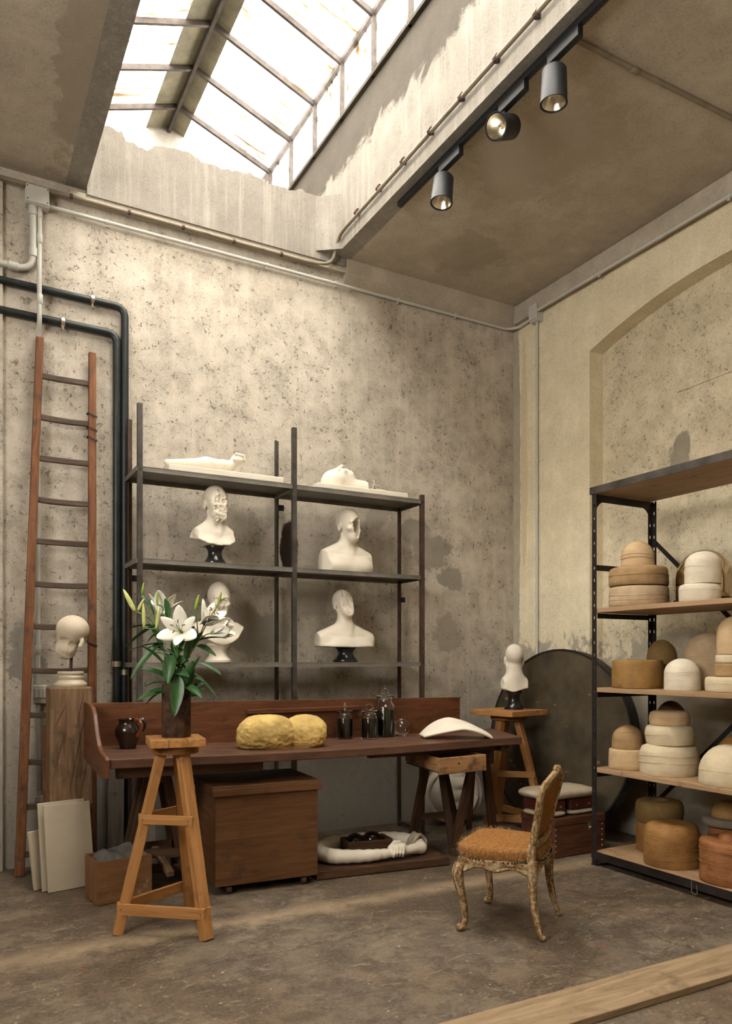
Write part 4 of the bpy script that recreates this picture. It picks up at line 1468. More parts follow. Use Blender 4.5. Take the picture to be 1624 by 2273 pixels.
def bust3(P):
    Q = hp(P, .01, 0, .325, R(-12), R(0), 1.10)
    h = head(Q, ears=False)
    h = smax(h, -(sd_ell(Q, (.016, -.118, .066), (.054, .054, .060)) - broken(Q, 4, 34, .034)), .003)
    d = smin(h, neck(P, .008, 0, .325, .265, .060, .055), .03)
    d = smin(d, torso(P, .270, .46, .095), .04)
    sh = .125 + 1.55 * np.abs(P[:, 0]) ** 2.0 * 2.2
    d = smax(d, (sh - P[:, 2]) * .75, .004)
    d = smax(d, P[:, 2] - .30 - .35 * (np.abs(P[:, 0]) < .12), .004)
    d = smax(d, P[:, 1] - .06, .004)
    return d + fbm(P, 14, 2, 2) * .0012


def bust4(P):
    Q = hp(P, .0, .01, .350, R(-2), R(-20), 1.02)
    h = scar(Q, head(Q, face=False), .066, 0, .012, 40)
    d = smin(h, neck(P, 0, .01, .350, .255, .062, .055), .025)
    d = smin(d, torso(P, .240, .56, .11), .045)
    for s in (-1, 1):
        d = smin(d, sd_ell(P, (s * .205, .012, .175), (.058, .062, .065)), .03)
    d = smax(d, -(P[:, 2] - .118 - .01 * np.abs(P[:, 0]) * 2), .004)
    d = smax(d, np.abs(P[:, 0]) - .258 + .008 * fbm(P, 20, 2), .01)
    return d + fbm(P, 14, 1, 2) * .0015


def bust5(P):
    Q = hp(P, 0, 0, .305, R(0), R(0))
    h = head(Q)
    d = smin(h, neck(P, 0, 0, .305, .225, .062, .066), .03)
    d = smin(d, torso(P, .225, .33, .085), .04)
    n = fbm(P, 18, 1) * .014
    d = smax(d, -(P[:, 2] - .150 - .25 * np.abs(P[:, 0] - .02) + n * .5), .004)
    d = smax(d, np.abs(P[:, 0]) - .105 + n, .004)
    return d


def socle(r, x, y, z, h, rad, m):
    MB().lathe([(0, z), (rad, z), (rad * 1.02, z + h * .04), (rad, z + h * .12), (rad * .92, z + h * .16), (rad * .70, z + h * .36), (rad * .62, z + h * .55), (rad * .66, z + h * .72), (rad * .80, z + h * .84), (rad * .86, z + h * .88), (rad * .86, z + h), (0, z + h)], (x, y, 0), 32).build('socle', m, r, smooth=35)


for name, fn, x, y, z, lab, so, box_ in (
        ('b', bust1, 1.705, 5.43, 2.151, 'white plaster bust with shattered face on a black socle, upper shelf', ('blackmarble', .140, .080), (.21, .15, .64)),
        ('b', bust2, 2.815, 5.47, 2.151, 'white plaster bust with a hollow opened face and no socle', None, (.25, .17, .55)),
        ('b', bust3, 1.742, 5.47, 1.433, 'smooth white plaster bust with broken mouth on a pale socle behind the lilies', ('plaster', .140, .095), (.24, .16, .64)),
        ('b', bust4, 2.805, 5.47, 1.433, 'broad white plaster bust with faceless head raised, on a black socle', ('blackmarble', .130, .10), (.29, .19, .64))):
    r = thing('plaster_bust', lab, 'bust', (x, y, z), 'plaster busts')
    cast(fn, (-box_[0], -box_[1], -.01), (box_[0], box_[1], box_[2]), .0055, 'figure', M['plaster'], (x, y, z), R(4), r)
    if so:
        socle(r, x, y, z, so[1], so[2], M[so[0]])
r = thing('plaster_bust', 'white plaster bust seen from behind on the reddish pine stand', 'bust', (4.20, 5.06, 1.03), 'plaster busts')
cast(bust5, (-.16, -.15, -.01), (.16, .15, .60), .0055, 'figure', M['plaster'], (4.20, 5.06, 1.031), R(155), r)
socle(r, 4.20, 5.06, 1.031, .165, .080, M['blackmarble'])

# ---- casts lying on the top shelf
zt = 2.781


def forearm(P):
    d = sd_cap(P, (-.30, 0, .035), (-.02, 0, .055), .022, .050)
    d = smin(d, sd_cap(P, (-.02, 0, .055), (.15, -.01, .060), .050, .042), .03)
    d = smin(d, sd_cap(P, (.15, -.01, .060), (.19, -.01, .085), .036, .030), .02)
    d = smin(d, sd_ell(P, (.215, -.01, .115), (.050, .042, .042)), .02)
    for k in range(4):
        y = -.042 + .022 * k
        f = sd_cap(P, (.195, y, .150 - .004 * k), (.255, y, .142 - .004 * k), .0115, .0105)
        f = np.minimum(f, sd_cap(P, (.255, y, .142 - .004 * k), (.262, y, .105), .0105, .0095))
        d = smin(d, f, .005)
    d = smin(d, sd_cap(P, (.18, -.045, .105), (.235, -.056, .108), .013, .011), .007)
    band = np.abs(P[:, 0] - .105) < .014
    d = d - .004 * band
    return smax(d + fbm(P, 12, 2, 2) * .002, -P[:, 2] + .004, .004)


solo(MB().bar((1.34, 5.43, zt + .022), (2.20, 5.43, zt + .022), .22, .044, side=(0, 1, 0), w1=.24), 'plaster_slab', M['plaster'], (1.77, 5.43, zt), 'thin white plaster slab under the plaster forearm on the top shelf', 'slab', bevel=.006)
r = thing('plaster_forearm', 'white plaster forearm with clenched hand lying on the top shelf', 'sculpture', (1.70, 5.43, zt + .044))
cast(forearm, (-.36, -.09, -.01), (.30, .09, .20), .005, 'forearm', M['plaster'], (1.655, 5.42, zt + .040), R(0), r)
solo(MB().bar((2.48, 5.43, zt + .020), (3.30, 5.43, zt + .020), .24, .040, side=(0, 1, 0)), 'plaster_slab', M['plaster'], (2.89, 5.43, zt), 'thin white plaster slab under the sleeping plaster face', 'slab', bevel=.006)


def mask(P):
    # face looking up: map head so that the face points to +z and the crown to -x
    Q = np.stack([P[:, 1], -(P[:, 2] - .055), -(P[:, 0]) + .125], -1) / 1.12
    d = head(Q, ears=False)
    d = smin(d, sd_cap(Q, (0, .02, .05), (0, .03, -.10), .055, .060), .03)
    d = smax(d, P[:, 0] - .235 + broken(P, 2, 40, .02), .004)
    return smax(d, -P[:, 2] + .003, .004)


r = thing('face_sculpture', 'white plaster face lying on its back on the top shelf', 'sculpture', (2.72, 5.43, zt + .04))
cast(mask, (-.18, -.11, -.01), (.26, .11, .22), .005, 'face', M['plaster'], (2.72, 5.42, zt + .034), R(0), r)
pts = curve_pts([(2.985, 5.40, zt + .075), (3.02, 5.37, zt + .09), (3.065, 5.36, zt + .075), (3.08, 5.38, zt + .05), (3.03, 5.36, zt + .055), (3.11, 5.34, zt + .046)], 6)
solo(MB().tube(pts, .003, 6).tube(curve_pts([(3.00, 5.38, zt + .045), (3.012, 5.36, zt + .11), (3.004, 5.37, zt + .125)], 4), .004, 6), 'twisted_wire', M['conduit'], (3.04, 5.37, zt + .04), 'loose twisted wire beside the sleeping plaster face', 'wire')

# ================================================================== vase of lilies
VX, VY, VZ = 1.085, 4.145, 1.03
r = thing('rusty_vase', 'tall cylindrical rusty iron vase on the pale pine stand', 'vase', (VX, VY, VZ))
MB().lathe([(0, VZ), (.077, VZ), (.078, VZ + .004), (.0775, VZ + .283), (.076, VZ + .286), (.071, VZ + .284), (.070, VZ + .012), (0, VZ + .010)], (VX, VY, 0), 40).build('tube', M['vase'], r, smooth=35)
K = .002546
RX, RY = .8771, -.4802          # to the right in the picture
TX_, TY_ = -.4802, -.8771       # towards the viewer


def bq(a, b, dpt=0.0):
    """bouquet point: a right, b up (in picture steps of 2.5 mm) from the vase foot, dpt metres to the front"""
    return V3((VX + RX * a * K + TX_ * dpt, VY + RY * a * K + TY_ * dpt, VZ + b * K))


def basis(d):
    d = V3(d).normalized()
    a = d.cross(V3((0, 0, 1)))
    if a.length < .1:
        a = d.cross(V3((1, 0, 0)))
    a.normalize()
    return d, a, a.cross(d)


def blade(p0, p1, w, bend, cup=.25, n=10, side=None):
    """leaf or petal: strip from p0 to p1 that bends by `bend` and is cupped"""
    p0, p1, bend = V3(p0), V3(p1), V3(bend)
    ax = p1 - p0
    if side is None:
        s = ax.cross(bend)
        if s.length < 1e-4:
            s = ax.cross(V3((0, 0, 1)))
    else:
        s = V3(side)
    s = s - ax.normalized() * s.dot(ax.normalized())
    s.normalize()
    nn = ax.normalized().cross(s)
    if nn.dot(bend) < 0:
        nn = -nn

    def fn(u, v):
        q = v * 2 - 1
        wid = w * (math.sin(math.pi * (u ** .8 * .93 + .05)) ** .75) * .5
        if u > .98:
            wid *= .15
        c = p0 + ax * u + bend * (4 * u * (1 - u) * .5 + u * u * .35)
        return c + s * (q * wid) + nn * (cup * wid * q * q)
    return fn


def leaf(p0, p1, w, bend):
    MB().grid(blade(p0, p1, w * 1.55, bend, .35), 12, 4).build('leaf', M['leaf'], LR, smooth=170)


def flower(stalk, c, d, size, n=6, open_=1.0, roll=0.0, label='open white lily'):
    """petals springing from c towards d and curling back; a sub-part each"""
    d, a, b = basis(d)
    c = V3(c)
    core = MB().lathe([(0, 0), (.010, .002), (.011, .02), (0, .03)], c - d * .004, 10, M=d.to_track_quat('Z', 'Y').to_matrix()).build('flower', M['stem'], LR, smooth=60)
    core['label'] = label
    for k in range(n):
        t = 2 * math.pi * k / n + roll
        o = a * math.cos(t) + b * math.sin(t)
        spread = (.62 if k % 2 else .54) * open_
        tip = c + (d * (1 - .30 * open_) + o * spread * 1.25) * size
        MB().grid(blade(c, tip, size * (.56 if k % 2 else .40), (d * .26 - o * .04) * size, -.22, side=d.cross(o)), 12, 6).build('petal', M['petal'], core, smooth=170, thick=.0012)
    for k in range(5):
        t = 2 * math.pi * k / 5 + .3
        o = a * math.cos(t) + b * math.sin(t)
        e = c + d * size * .72 + o * size * .20 * open_
        MB().tube([c, c + d * size * .4 + o * size * .05, e], .0013, 5).build('filament', M['stem'], core)
        MB().tube([e - o * .009 + d * .002, e + o * .009 - d * .002], .0030, 6).build('anther', M['anther'], core)
    MB().tube([c, c + d * size * .5, c + d * size * .92], [.002, .0018, .003], 6).build('pistil', M['stem'], core)
    stem(stalk, c)


def stem(a, c):
    a, c = V3(a), V3(c)
    m = (a + c) / 2 + V3((0, 0, .012)) + V3((RX, RY, 0)) * .004
    MB().tube(curve_pts([a, m, c], 5), lerp_list([.0042, .0030, .0028], 11), 7).build('stalk', M['stem'], LR, smooth=60)


def bud(stalk, p0, p1, w, m='bud'):
    p0, p1 = V3(p0), V3(p1)
    L = (p1 - p0).length
    q = (p1 - p0).to_track_quat('Z', 'Y').to_matrix()
    MB().lathe([(.0025, 0), (w * .33, L * .05), (w * .46, L * .22), (w * .50, L * .45), (w * .42, L * .70), (w * .24, L * .90), (.0, L)], p0, 12, M=q).build('bud', M[m], LR, smooth=170)
    stem(stalk, p0)


LR = thing('lily_bouquet', 'bouquet of white lilies with buds and green leaves in the rusty vase', 'flowers', (VX, VY, VZ + .02))
mouth = [bq(-6 + 4 * k, 60, (-1) ** k * .02) for k in range(4)]
J1 = bq(-38, 235, .02)      # main forks
J2 = bq(45, 205, -.01)
J3 = bq(5, 215, .05)
J4 = bq(-30, 270, -.03)
for k, j in enumerate((J1, J2, J3, J4)):
    MB().tube(curve_pts([bq(-12 + 8 * k, 12, .01 * (k - 1)), bq(-14 + 10 * k, 115, .01 * (k - 1)), j], 6), lerp_list([.006, .005, .0042], 13), 8).build('stem', M['stem'], LR, smooth=60)
# buds: position of base and tip
bud(J1, bq(-83, 268, .05), bq(-107, 316, .06), .026)
bud(J1, bq(-74, 306, .0), bq(-70, 332, .0), .014, 'budgreen')
bud(J3, bq(-61, 232, .07), bq(-62, 285, .08), .021)
bud(J3, bq(-34, 230, .08), bq(-28, 278, .085), .021)
bud(J4, bq(-38, 283, .03), bq(-38, 311, .03), .013, 'budgreen')
bud(J2, bq(42, 272, .02), bq(50, 305, .02), .018, 'budgreen')
bud(J2, bq(90, 286, .0), bq(97, 312, .0), .016, 'budgreen')
# open flowers
flower(J4, bq(-34, 262, -.03), V3((RX, RY, 0)) * .05 + V3((0, 0, 1)) * .8 + V3((TX_, TY_, 0)) * -.25, .135, roll=.4)
flower(J3, bq(17, 222, .05), V3((TX_, TY_, 0)) * .95 + V3((0, 0, .28)), .145, open_=1.1, roll=.52)
flower(J2, bq(62, 240, .03), V3((RX, RY, 0)) * .60 + V3((0, 0, .75)) + V3((TX_, TY_, 0)) * .25, .135, open_=.85, roll=.2)
flower(J2, bq(78, 222, .03), V3((RX, RY, 0)) * .95 + V3((0, 0, .28)) + V3((TX_, TY_, 0)) * .15, .130, open_=.55, roll=.8, label='half open white lily')
bud(J1, bq(-80, 268, .03), bq(-66, 296, .03), .020)
# leaves
rngl = random.Random(5)
F = V3((TX_, TY_, 0))
Rt = V3((RX, RY, 0))
LV = [  # base a,b  tip a,b  width, depth0, depth1
    (-10, 120, -66, 142, .036, .02, .09), (-10, 100, -75, 75, .038, .02, .10), (-4, 175, -8, 110, .048, .05, .10), (-20, 200, -98, 178, .030, .02, .05),
    (-30, 205, -95, 120, .030, .02, .04), (10, 130, 6, 42, .048, .06, .11), (8, 90, -20, 170, .046, .05, .06), (15, 85, 40, 160, .046, .04, .05),
    (20, 100, 55, 170, .038, .02, .03), (25, 165, 40, 215, .036, .03, .06), (40, 160, 98, 128, .028, .0, .02), (45, 195, 92, 168, .028, .02, .05),
    (48, 205, 115, 205, .022, .02, .06), (20, 110, 64, 80, .034, .03, .09), (15, 70, 66, 100, .030, .03, .05), (5, 80, -40, 92, .034, .04, .09),
    (30, 140, 92, 78, .030, -.01, .03), (-20, 150, -70, 190, .038, .03, .05), (-40, 235, -100, 225, .022, .03, .05), (-35, 240, -105, 185, .022, .05, .06),
    (-25, 225, -55, 195, .036, .06, .08), (-5, 205, 20, 228, .032, -.03, -.02), (0, 150, 20, 195, .044, .0, .0), (-30, 185, -60, 240, .042, .0, .0),
    (-20, 100, -70, 62, .034, -.03, -.05), (25, 90, 60, 110, .034, -.03, -.05), (12, 190, 48, 232, .024, .06, .10), (-15, 250, -20, 292, .026, .03, .05),
    (55, 240, 110, 242, .020, .05, .09), (-48, 262, -78, 300, .018, .0, .0), (30, 200, 20, 235, .030, -.06, -.08), (-12, 210, -10, 160, .034, -.05, -.09)]
for k in range(22):
    a0, b0 = rngl.uniform(-22, 30), rngl.uniform(70, 190)
    sg = rngl.choice((-1, 1))
    LV.append((a0, b0, a0 + sg * rngl.uniform(10, 52), b0 + rngl.uniform(-34, 46), rngl.uniform(.022, .036), rngl.uniform(-.05, .05), rngl.uniform(-.09, .10)))
for a0, b0, a1, b1, w, d0, d1 in LV:
    p0, p1 = bq(a0, b0, d0), bq(a1, b1, d1)
    leaf(p0, p1, w, V3((0, 0, .030)) + F * rngl.uniform(-.01, .02) + Rt * rngl.uniform(-.012, .012))

# ================================================================== fringed chair
CX, CY = 2.72, 3.305
Fd = V3((-.586, .810, 0))
Wd = V3((.810, .586, 0))


def ch(u, w, z):
    return V3((CX, CY, 0)) + Fd * u + Wd * w + V3((0, 0, z))


r = thing('carved_chair', 'carved flaking cream chair with frayed orange burlap seat', 'chair', (CX, CY, 0))


def seat_edge(t):
    """outline of the seat, t in 0..1 counter-clockwise from front-left"""
    a = 2 * math.pi * t
    c, s = math.cos(a), math.sin(a)
    e = .55
    u = math.copysign(abs(c) ** e, c) * .215 + .015
    hw = .262 - .045 * (.5 - u / .43)
    w = math.copysign(abs(s) ** e, s) * hw
    return u, w


# cabriole legs
for s in (-1, 1):
    path = [(.205, s * .250, .360), (.218, s * .262, .315), (.208, s * .256, .235), (.190, s * .244, .140), (.182, s * .240, .070), (.190, s * .246, .030), (.206, s * .256, .014)]
    pts = curve_pts([ch(*p) for p in path], 5)
    rr = lerp_list([.030, .032, .025, .019, .0155, .018, .014], len(pts))
    L = MB().tube(pts, rr, 10).build('leg', M['chairpaint'], r, smooth=60)
    q = ch(.208, s * .258, .022)
    MB().ball(q, .022, 12, (1, 1, .9)).build('scroll_foot', M['chairpaint'], L, smooth=170)
    path = [(-.165, s * .198, .40), (-.168, s * .200, .330), (-.172, s * .203, .220), (-.190, s * .210, .110), (-.214, s * .216, .035), (-.228, s * .220, .012)]
    pts = curve_pts([ch(*p) for p in path], 5)
    L = MB().tube(pts, lerp_list([.027, .028, .022, .018, .015, .013], len(pts)), 10).build('leg', M['chairpaint'], r, smooth=60)
    MB().ball(ch(-.225, s * .219, .018), .018, 12, (1, 1, 1)).build('scroll_foot', M['chairpaint'], L, smooth=170)


# serpentine rails
def rail_strip(p0, p1, drop, name):
    p0, p1 = V3(p0), V3(p1)
    n = 20
    m = MB()
    d = (p1 - p0)
    out = V3((d.y, -d.x, 0)).normalized()
    mid = (p0 + p1) / 2 - V3((CX, CY, p0.z))
    if out.dot(mid) < 0:
        out = -out
    for k in range(n + 1):
        t = k / n
        c = p0 + d * t + out * (.018 * math.sin(math.pi * t))
        zb = .352 - .030 * (abs(2 * t - 1) ** 2.2) - .010 * math.cos(4 * math.pi * t) * 1.0 + drop * (1 - abs(2 * t - 1))
        for oo, z in ((-.014, .395), (.012, .395), (.018, .378), (.012, (zb + .378) / 2), (.018, zb + .010), (.008, zb), (-.014, zb)):
            m.v.append(tuple(V3((c.x, c.y, 0)) + out * oo + V3((0, 0, z))))
            m.g.append((t, oo, z))
    q = 7
    for k in range(n):
        for j in range(q):
            m.f.append((k * q + j, k * q + (j + 1) % q, (k + 1) * q + (j + 1) % q, (k + 1) * q + j))
    m.f += [tuple(range(q)), tuple(n * q + j for j in range(q))[::-1]]
    m.build(name, M['chairpaint'], r, smooth=40)


rail_strip(ch(.212, -.235, 0), ch(.212, .235, 0), -.008, 'front_rail')
rail_strip(ch(.20, -.252, 0), ch(-.160, -.200, 0), -.012, 'side_rail')
rail_strip(ch(.20, .252, 0), ch(-.160, .200, 0), -.012, 'side_rail')
rail_strip(ch(-.175, -.185, 0), ch(-.175, .185, 0), -.004, 'back_rail')


# padded seat
def pad(u, v):
    a, b = seat_edge(v)
    t = u
    if t < .35:
        k = t / .35
        rad = 1.0 + .05 * math.sin(math.pi * k * .8)
        z = .388 + .066 * k
    else:
        k = (t - .35) / .65
        rad = (1 - k)
        z = .454 + .024 * (1 - (1 - k) ** 2.4) - 0.0
        rad = max(rad, 0.0)
    q = np.array([[a * rad * 14, b * rad * 14, z * 10]])
    z += .004 * float(fbm(q, 1.0, 1)[0])
    return ch((a - .015) * rad + .015 + .012, b * rad, z)


S = MB().grid(pad, 22, 64).build('seat_pad', M['burlap'], r, smooth=170)
# nail row along the rails
nl = MB()
for k in range(96):
    u, w = seat_edge(k / 96)
    nl.ball(ch((u - .015) * 1.075 + .024, w * 1.065, .392 + .004 * math.sin(k * .6)), .0058, 6)
o = nl.build('nail_trim', M['blackmetal'], S, smooth=170)
o['kind'] = 'stuff'
# frayed jute fibres
fb = MB()
rg = random.Random(3)
for k in range(4200):
    t = rg.random()
    u, w = seat_edge(t)
    k2 = rg.random()
    rad = 1.05 - .34 * k2 ** 2
    z = .405 + .06 * rg.random() if rad > .94 else .458
    base = ch((u - .015) * rad + .027, w * rad, z)
    out = (Fd * u + Wd * w).normalized()
    d = (out * rg.uniform(.2, 1.0) + V3((rg.uniform(-1, 1), rg.uniform(-1, 1), rg.uniform(-.8, .8)))).normalized()
    L = rg.uniform(.010, .028)
    cur = V3((rg.uniform(-1, 1), rg.uniform(-1, 1), rg.uniform(-1, .4))) * L * .9
    sd_ = d.cross(V3((0, 0, 1))).normalized() * .0005
    p1, p2 = base + d * L * .5 + cur * .2, base + d * L + cur
    fb.add([base - sd_, base + sd_, p1 + sd_, p1 - sd_, p2], [(0, 1, 2, 3), (3, 2, 4)])
o = fb.build('frayed_fibres', M['fibre'], S)
o['kind'] = 'stuff'


# back frame: outline in (w, z), leaning back
def bk(w, z):
    lean = -.155 - .090 * ((z - .42) / .44) ** 1.25 if z > .42 else -.155
    return ch(lean - .012 * (1 - (w / .22) ** 2) * .8, w * (1.04 + .20 * max(0, (z - .5) / .3)), z)


outl = [(-.150, .480), (-.175, .500), (-.172, .580), (-.178, .660), (-.190, .735), (-.178, .790), (-.130, .808), (-.070, .826), (0, .846), (.070, .826), (.130, .808), (.178, .790), (.190, .735), (.178, .660), (.172, .580), (.175, .500), (.150, .480), (.075, .470), (0, .466), (-.075, .470), (-.150, .480)]
pts = curve_pts([bk(*p) for p in outl], 5)
MB().tube(pts, .020, 10, flat=1.35, cap=False).build('back_frame', M['chairpaint'], r, smooth=60)
pts = curve_pts([bk(p[0] * 1.075, p[1] + (.012 if p[1] > .75 else 0)) for p in outl[1:16]], 5)
MB().tube(pts, .010, 8).build('back_moulding', M['chairpaint'], r, smooth=60)
for s in (-1, 1):
    pts = curve_pts([ch(-.160, s * .198, .385), bk(s * .182, .44), bk(s * .172, .50)], 5)
    MB().tube(pts, lerp_list([.026, .023, .020], len(pts)), 10).build('back_post', M['chairpaint'], r, smooth=60)
for k, (w, z, rr) in enumerate(((0, .866, .026), (-.034, .858, .017), (.034, .858, .017), (-.060, .848, .011), (.060, .848, .011))):
    MB().ball(bk(w, z), rr, 12, (1, .7, .8)).build('crest_carving', M['chairpaint'], r, smooth=170)


def backpad(u, v):
    z = .492 + u * .300
    hw = .158 + .018 * ((z - .49) / .3)
    if u > .9:
        hw *= 1 - (u - .9) * 1.6
    w = (v * 2 - 1) * hw
    return bk(w, z) + Fd * (.012 * (1 - (v * 2 - 1) ** 2))


MB().grid(backpad, 14, 14).build('back_canvas', M['canvas'], r, smooth=170, thick=.016)

# ================================================================== iron disc, trunk, cases
ang = R(6)
rt = Matrix.Rotation(ang, 3, 'Z') @ Matrix.Rotation(R(-90), 3, 'Y')
tilt = Matrix.Rotation(R(4.5), 3, 'Y')
MM = tilt @ rt
dc = V3((4.515, 4.885, .775))
r = thing('iron_disc', 'large round rusty iron tray leaning on the wall in the corner', 'disc', (4.50, 4.90, 0))
MB().lathe([(0, 0), (.740, 0), (.752, .004), (.755, .010), (.755, .014), (0, .014)], dc, 72, M=MM).build('plate', M['disc'], r, smooth=35)
MB().lathe([(.755, -.085), (.770, -.085), (.770, .020), (.755, .020)], dc, 72, M=MM, ring=True).build('rim', M['darksteel'], r, smooth=35)
for k in range(40):
    a = 2 * math.pi * k / 40
    p = dc + MM @ V3((.771 * math.cos(a), .771 * math.sin(a), -.030))
    MB().ball(p, .006, 6).build('rivet', M['darksteel'], r)
rg = random.Random(9)
for k in range(44):
    a, q = (rg.uniform(0, 6.28), .70 * math.sqrt(rg.random())) if k < 16 else (rg.gauss(3.7 if k < 30 else 2.2, .25), rg.uniform(.5, .7))
    s = rg.uniform(.003, .022)
    pts = []
    for j in range(9):
        b = 2 * math.pi * j / 9
        rr = s * rg.uniform(.5, 1.2)
        pts.append(dc + MM @ V3((q * math.cos(a) + rr * .7 * math.cos(b), q * math.sin(a) + rr * 1.5 * math.sin(b), .0142)))
    MB().prism(pts, MM @ V3((0, 0, .0012))).build('rust_patch', M['discrust'], r)

r = thing('wooden_coffer', 'dark red brown wooden coffer on the floor between chair and rack', 'coffer', (4.10, 4.40, 0))
tx0, tx1, ty0, ty1, tz = 3.86, 4.36, 4.19, 4.56, .285
MB().bb(tx0, tx1, ty0, ty0 + .018, .004, tz - .055).build('front', M['trunk'], r, bevel=.003)
MB().bb(tx0, tx1, ty1 - .018, ty1, .004, tz - .055).build('back', M['trunk'], r, bevel=.003)
MB().bb(tx0, tx0 + .018, ty0 + .018, ty1 - .018, .004, tz - .055).build('side', M['trunk'], r, bevel=.003)
MB().bb(tx1 - .018, tx1, ty0 + .018, ty1 - .018, .004, tz - .055).build('side', M['trunk'], r, bevel=.003)
MB().bb(tx0 - .004, tx1 + .004, ty0 - .004, ty1 + .004, tz - .052, tz).build('lid', M['trunk'], r, bevel=.004)
MB().bb(4.19, 4.215, ty0 - .008, ty0, tz - .105, tz - .045).ball((4.2025, ty0 - .010, tz - .085), .010, 8).build('clasp', M['brass'], r)
for z in (.05, .09, .13, .17, .21):
    for x in (tx0 + .009, tx1 - .03):
        MB().ball((x, ty0 - .001, z), .004, 6).build('stud', M['brass'], r)


def cushion(x0, x1, y0, y1, z0, z1, puff=.02, seed=0, name='cushion'):
    def fn(u, v):
        a = 2 * math.pi * v
        e = .35
        c, s = math.cos(a), math.sin(a)
        px, py = math.copysign(abs(c) ** e, c), math.copysign(abs(s) ** e, s)
        q = math.pi * (u - .5)
        rad = max(0.0, math.cos(q)) ** .35
        z = (z0 + z1) / 2 + (z1 - z0) / 2 * math.sin(q) ** 1 * (1.0)
        P = np.array([[px * 3, py * 3, z * 20 + seed]])
        z += puff * .35 * float(fbm(P, 1.0, seed % 5)[0]) * math.cos(q * .5)
        return V3(((x0 + x1) / 2 + (x1 - x0) / 2 * px * rad, (y0 + y1) / 2 + (y1 - y0) / 2 * py * rad, z))
    return MB().grid(fn, 16, 40)


solo(cushion(3.80, 4.03, 4.23, 4.50, tz, tz + .045, .01, 1), 'flat_pad', M['linen'], (3.91, 4.36, tz), 'beige linen pad under the leather case behind the chair', 'cushion', smooth=170)
solo(cushion(4.06, 4.33, 4.24, 4.50, tz, tz + .040, .01, 2), 'flat_pad', M['linen'], (4.19, 4.36, tz), 'beige linen pad under the leather case beside the rack post', 'cushion', smooth=170)
for xa, xb, lab in ((3.82, 4.02, 'small oxblood leather case on the coffer behind the chair'), (4.07, 4.32, 'small oxblood leather case on the coffer beside the rack post')):
    r = thing('leather_case', lab, 'case', ((xa + xb) / 2, 4.37, tz + .04), 'leather cases on the coffer')
    MB().bb(xa, xb, 4.25, 4.49, tz + .043, tz + .125).build('body', M['leather'], r, bevel=.010)
    MB().bb(xa - .002, xb + .002, 4.248, 4.492, tz + .088, tz + .093).build('piping', M['trunk'], r)
    for q in (.25, .75):
        MB().tube([(xa + (xb - xa) * q, 4.25, tz + .075), (xa + (xb - xa) * q, 4.243, tz + .075)], .008, 10).build('stud', M['brass'], r)
solo(cushion(3.76, 4.34, 4.21, 4.53, tz + .125, tz + .205, .03, 3), 'linen_cushion', M['linen'], (4.05, 4.37, tz + .125), 'beige linen cushion lying across the two leather cases', 'cushion', smooth=170)

# ================================================================== rack of hat blocks
RX0, RX1, RY0, RY1, RZ = 3.99, 4.60, 3.955, 2.05, 2.63
rk = thing('boltless_rack', 'black slotted steel rack with wooden shelves holding hat blocks', 'rack', (4.30, 3.0, 0))


def slotted(x, y, sx, sy, z1):
    """angle post with a column of through slots in each flange"""
    w, t = .042, .003
    m = MB()
    for ax in (0, 1):
        def strip(a0, a1, z0, zt):
            if ax == 0:
                m.bb(min(x, x + sx * 1) if False else x + sx * a0, x + sx * a1, y, y + sy * t, z0, zt)
            else:
                m.bb(x, x + sx * t, y + sy * a0, y + sy * a1, z0, zt)
        strip(0 if ax == 0 else t, .016, 0, z1)
        strip(.027, w, 0, z1)
        z = 0.0
        while z < z1:
            strip(.016, .027, z, min(z1, z + (.066 if z + .066 < z1 else z1 - z)))
            z += .088
    return m


for y, sy in ((RY0, -1), (RY1, 1)):
    for x, sx in ((RX0, 1), (RX1, -1)):
        slotted(x, y, sx, sy, RZ).build('post', M['darksteel'], rk)
        MB().bb(x - .004 if sx > 0 else x - .05, x + .05 if sx > 0 else x + .004, y - .05 if sy < 0 else y - .004, y + .004 if sy < 0 else y + .05, 0, .006).build('foot_plate', M['darksteel'], rk)
shelf_z = (.100, .690, 1.255, 1.815)
for z in shelf_z:
    n = 3
    w = (RX1 - RX0 - .012) / n
    for k in range(n):
        x0 = RX0 + .006 + w * k
        m = MB().bar((x0 + w / 2, RY0 + .0 - .006, z - .016), (x0 + w / 2, RY1, z - .016), w - .0015, .032, side=(1, 0, 0))
        m.build('shelf_board', M['shelfwood'], rk, bevel=.0025)
    for y in (RY0 - .012, RY1 + .012):
        MB().bb(RX0 + .044, RX1 - .044, y - .004, y + .004, z - .070, z - .034).build('cross_bar', M['darksteel'], rk)
# steel edge under the lowest shelf and round the top
MB().bb(RX0 - .006, RX0 - .001, RY1, RY0, .048, .101).build('edge_rail', M['darksteel'], rk)
MB().bb(RX0 - .004, RX0 + .002, RY1 - .02, RY0 + .02, RZ - .006, RZ + .044).build('edge_rail', M['steel'], rk)
MB().bb(RX0, RX1, RY0 + .014, RY0 + .020, RZ - .006, RZ + .044).build('edge_rail', M['steel'], rk)
w = (RX1 - RX0 - .01) / 3
for k in range(3):
    MB().bb(RX0 + .005 + w * k, RX0 + .004 + w * (k + 1), RY1, RY0 + .012, RZ + .002, RZ + .030).build('top_board', M['shelfwood'], rk, bevel=.002)
MB().bb(RX0 + .03, RX1 - .03, RY0 - .010, RY0 - .004, RZ - .055, RZ - .004).build('cross_bar', M['darksteel'], rk)
MB().bb(RX0 + .04, RX1 - .04, RY0 - .010, RY0 - .004, 2.085, 2.125).build('cross_bar', M['darksteel'], rk)


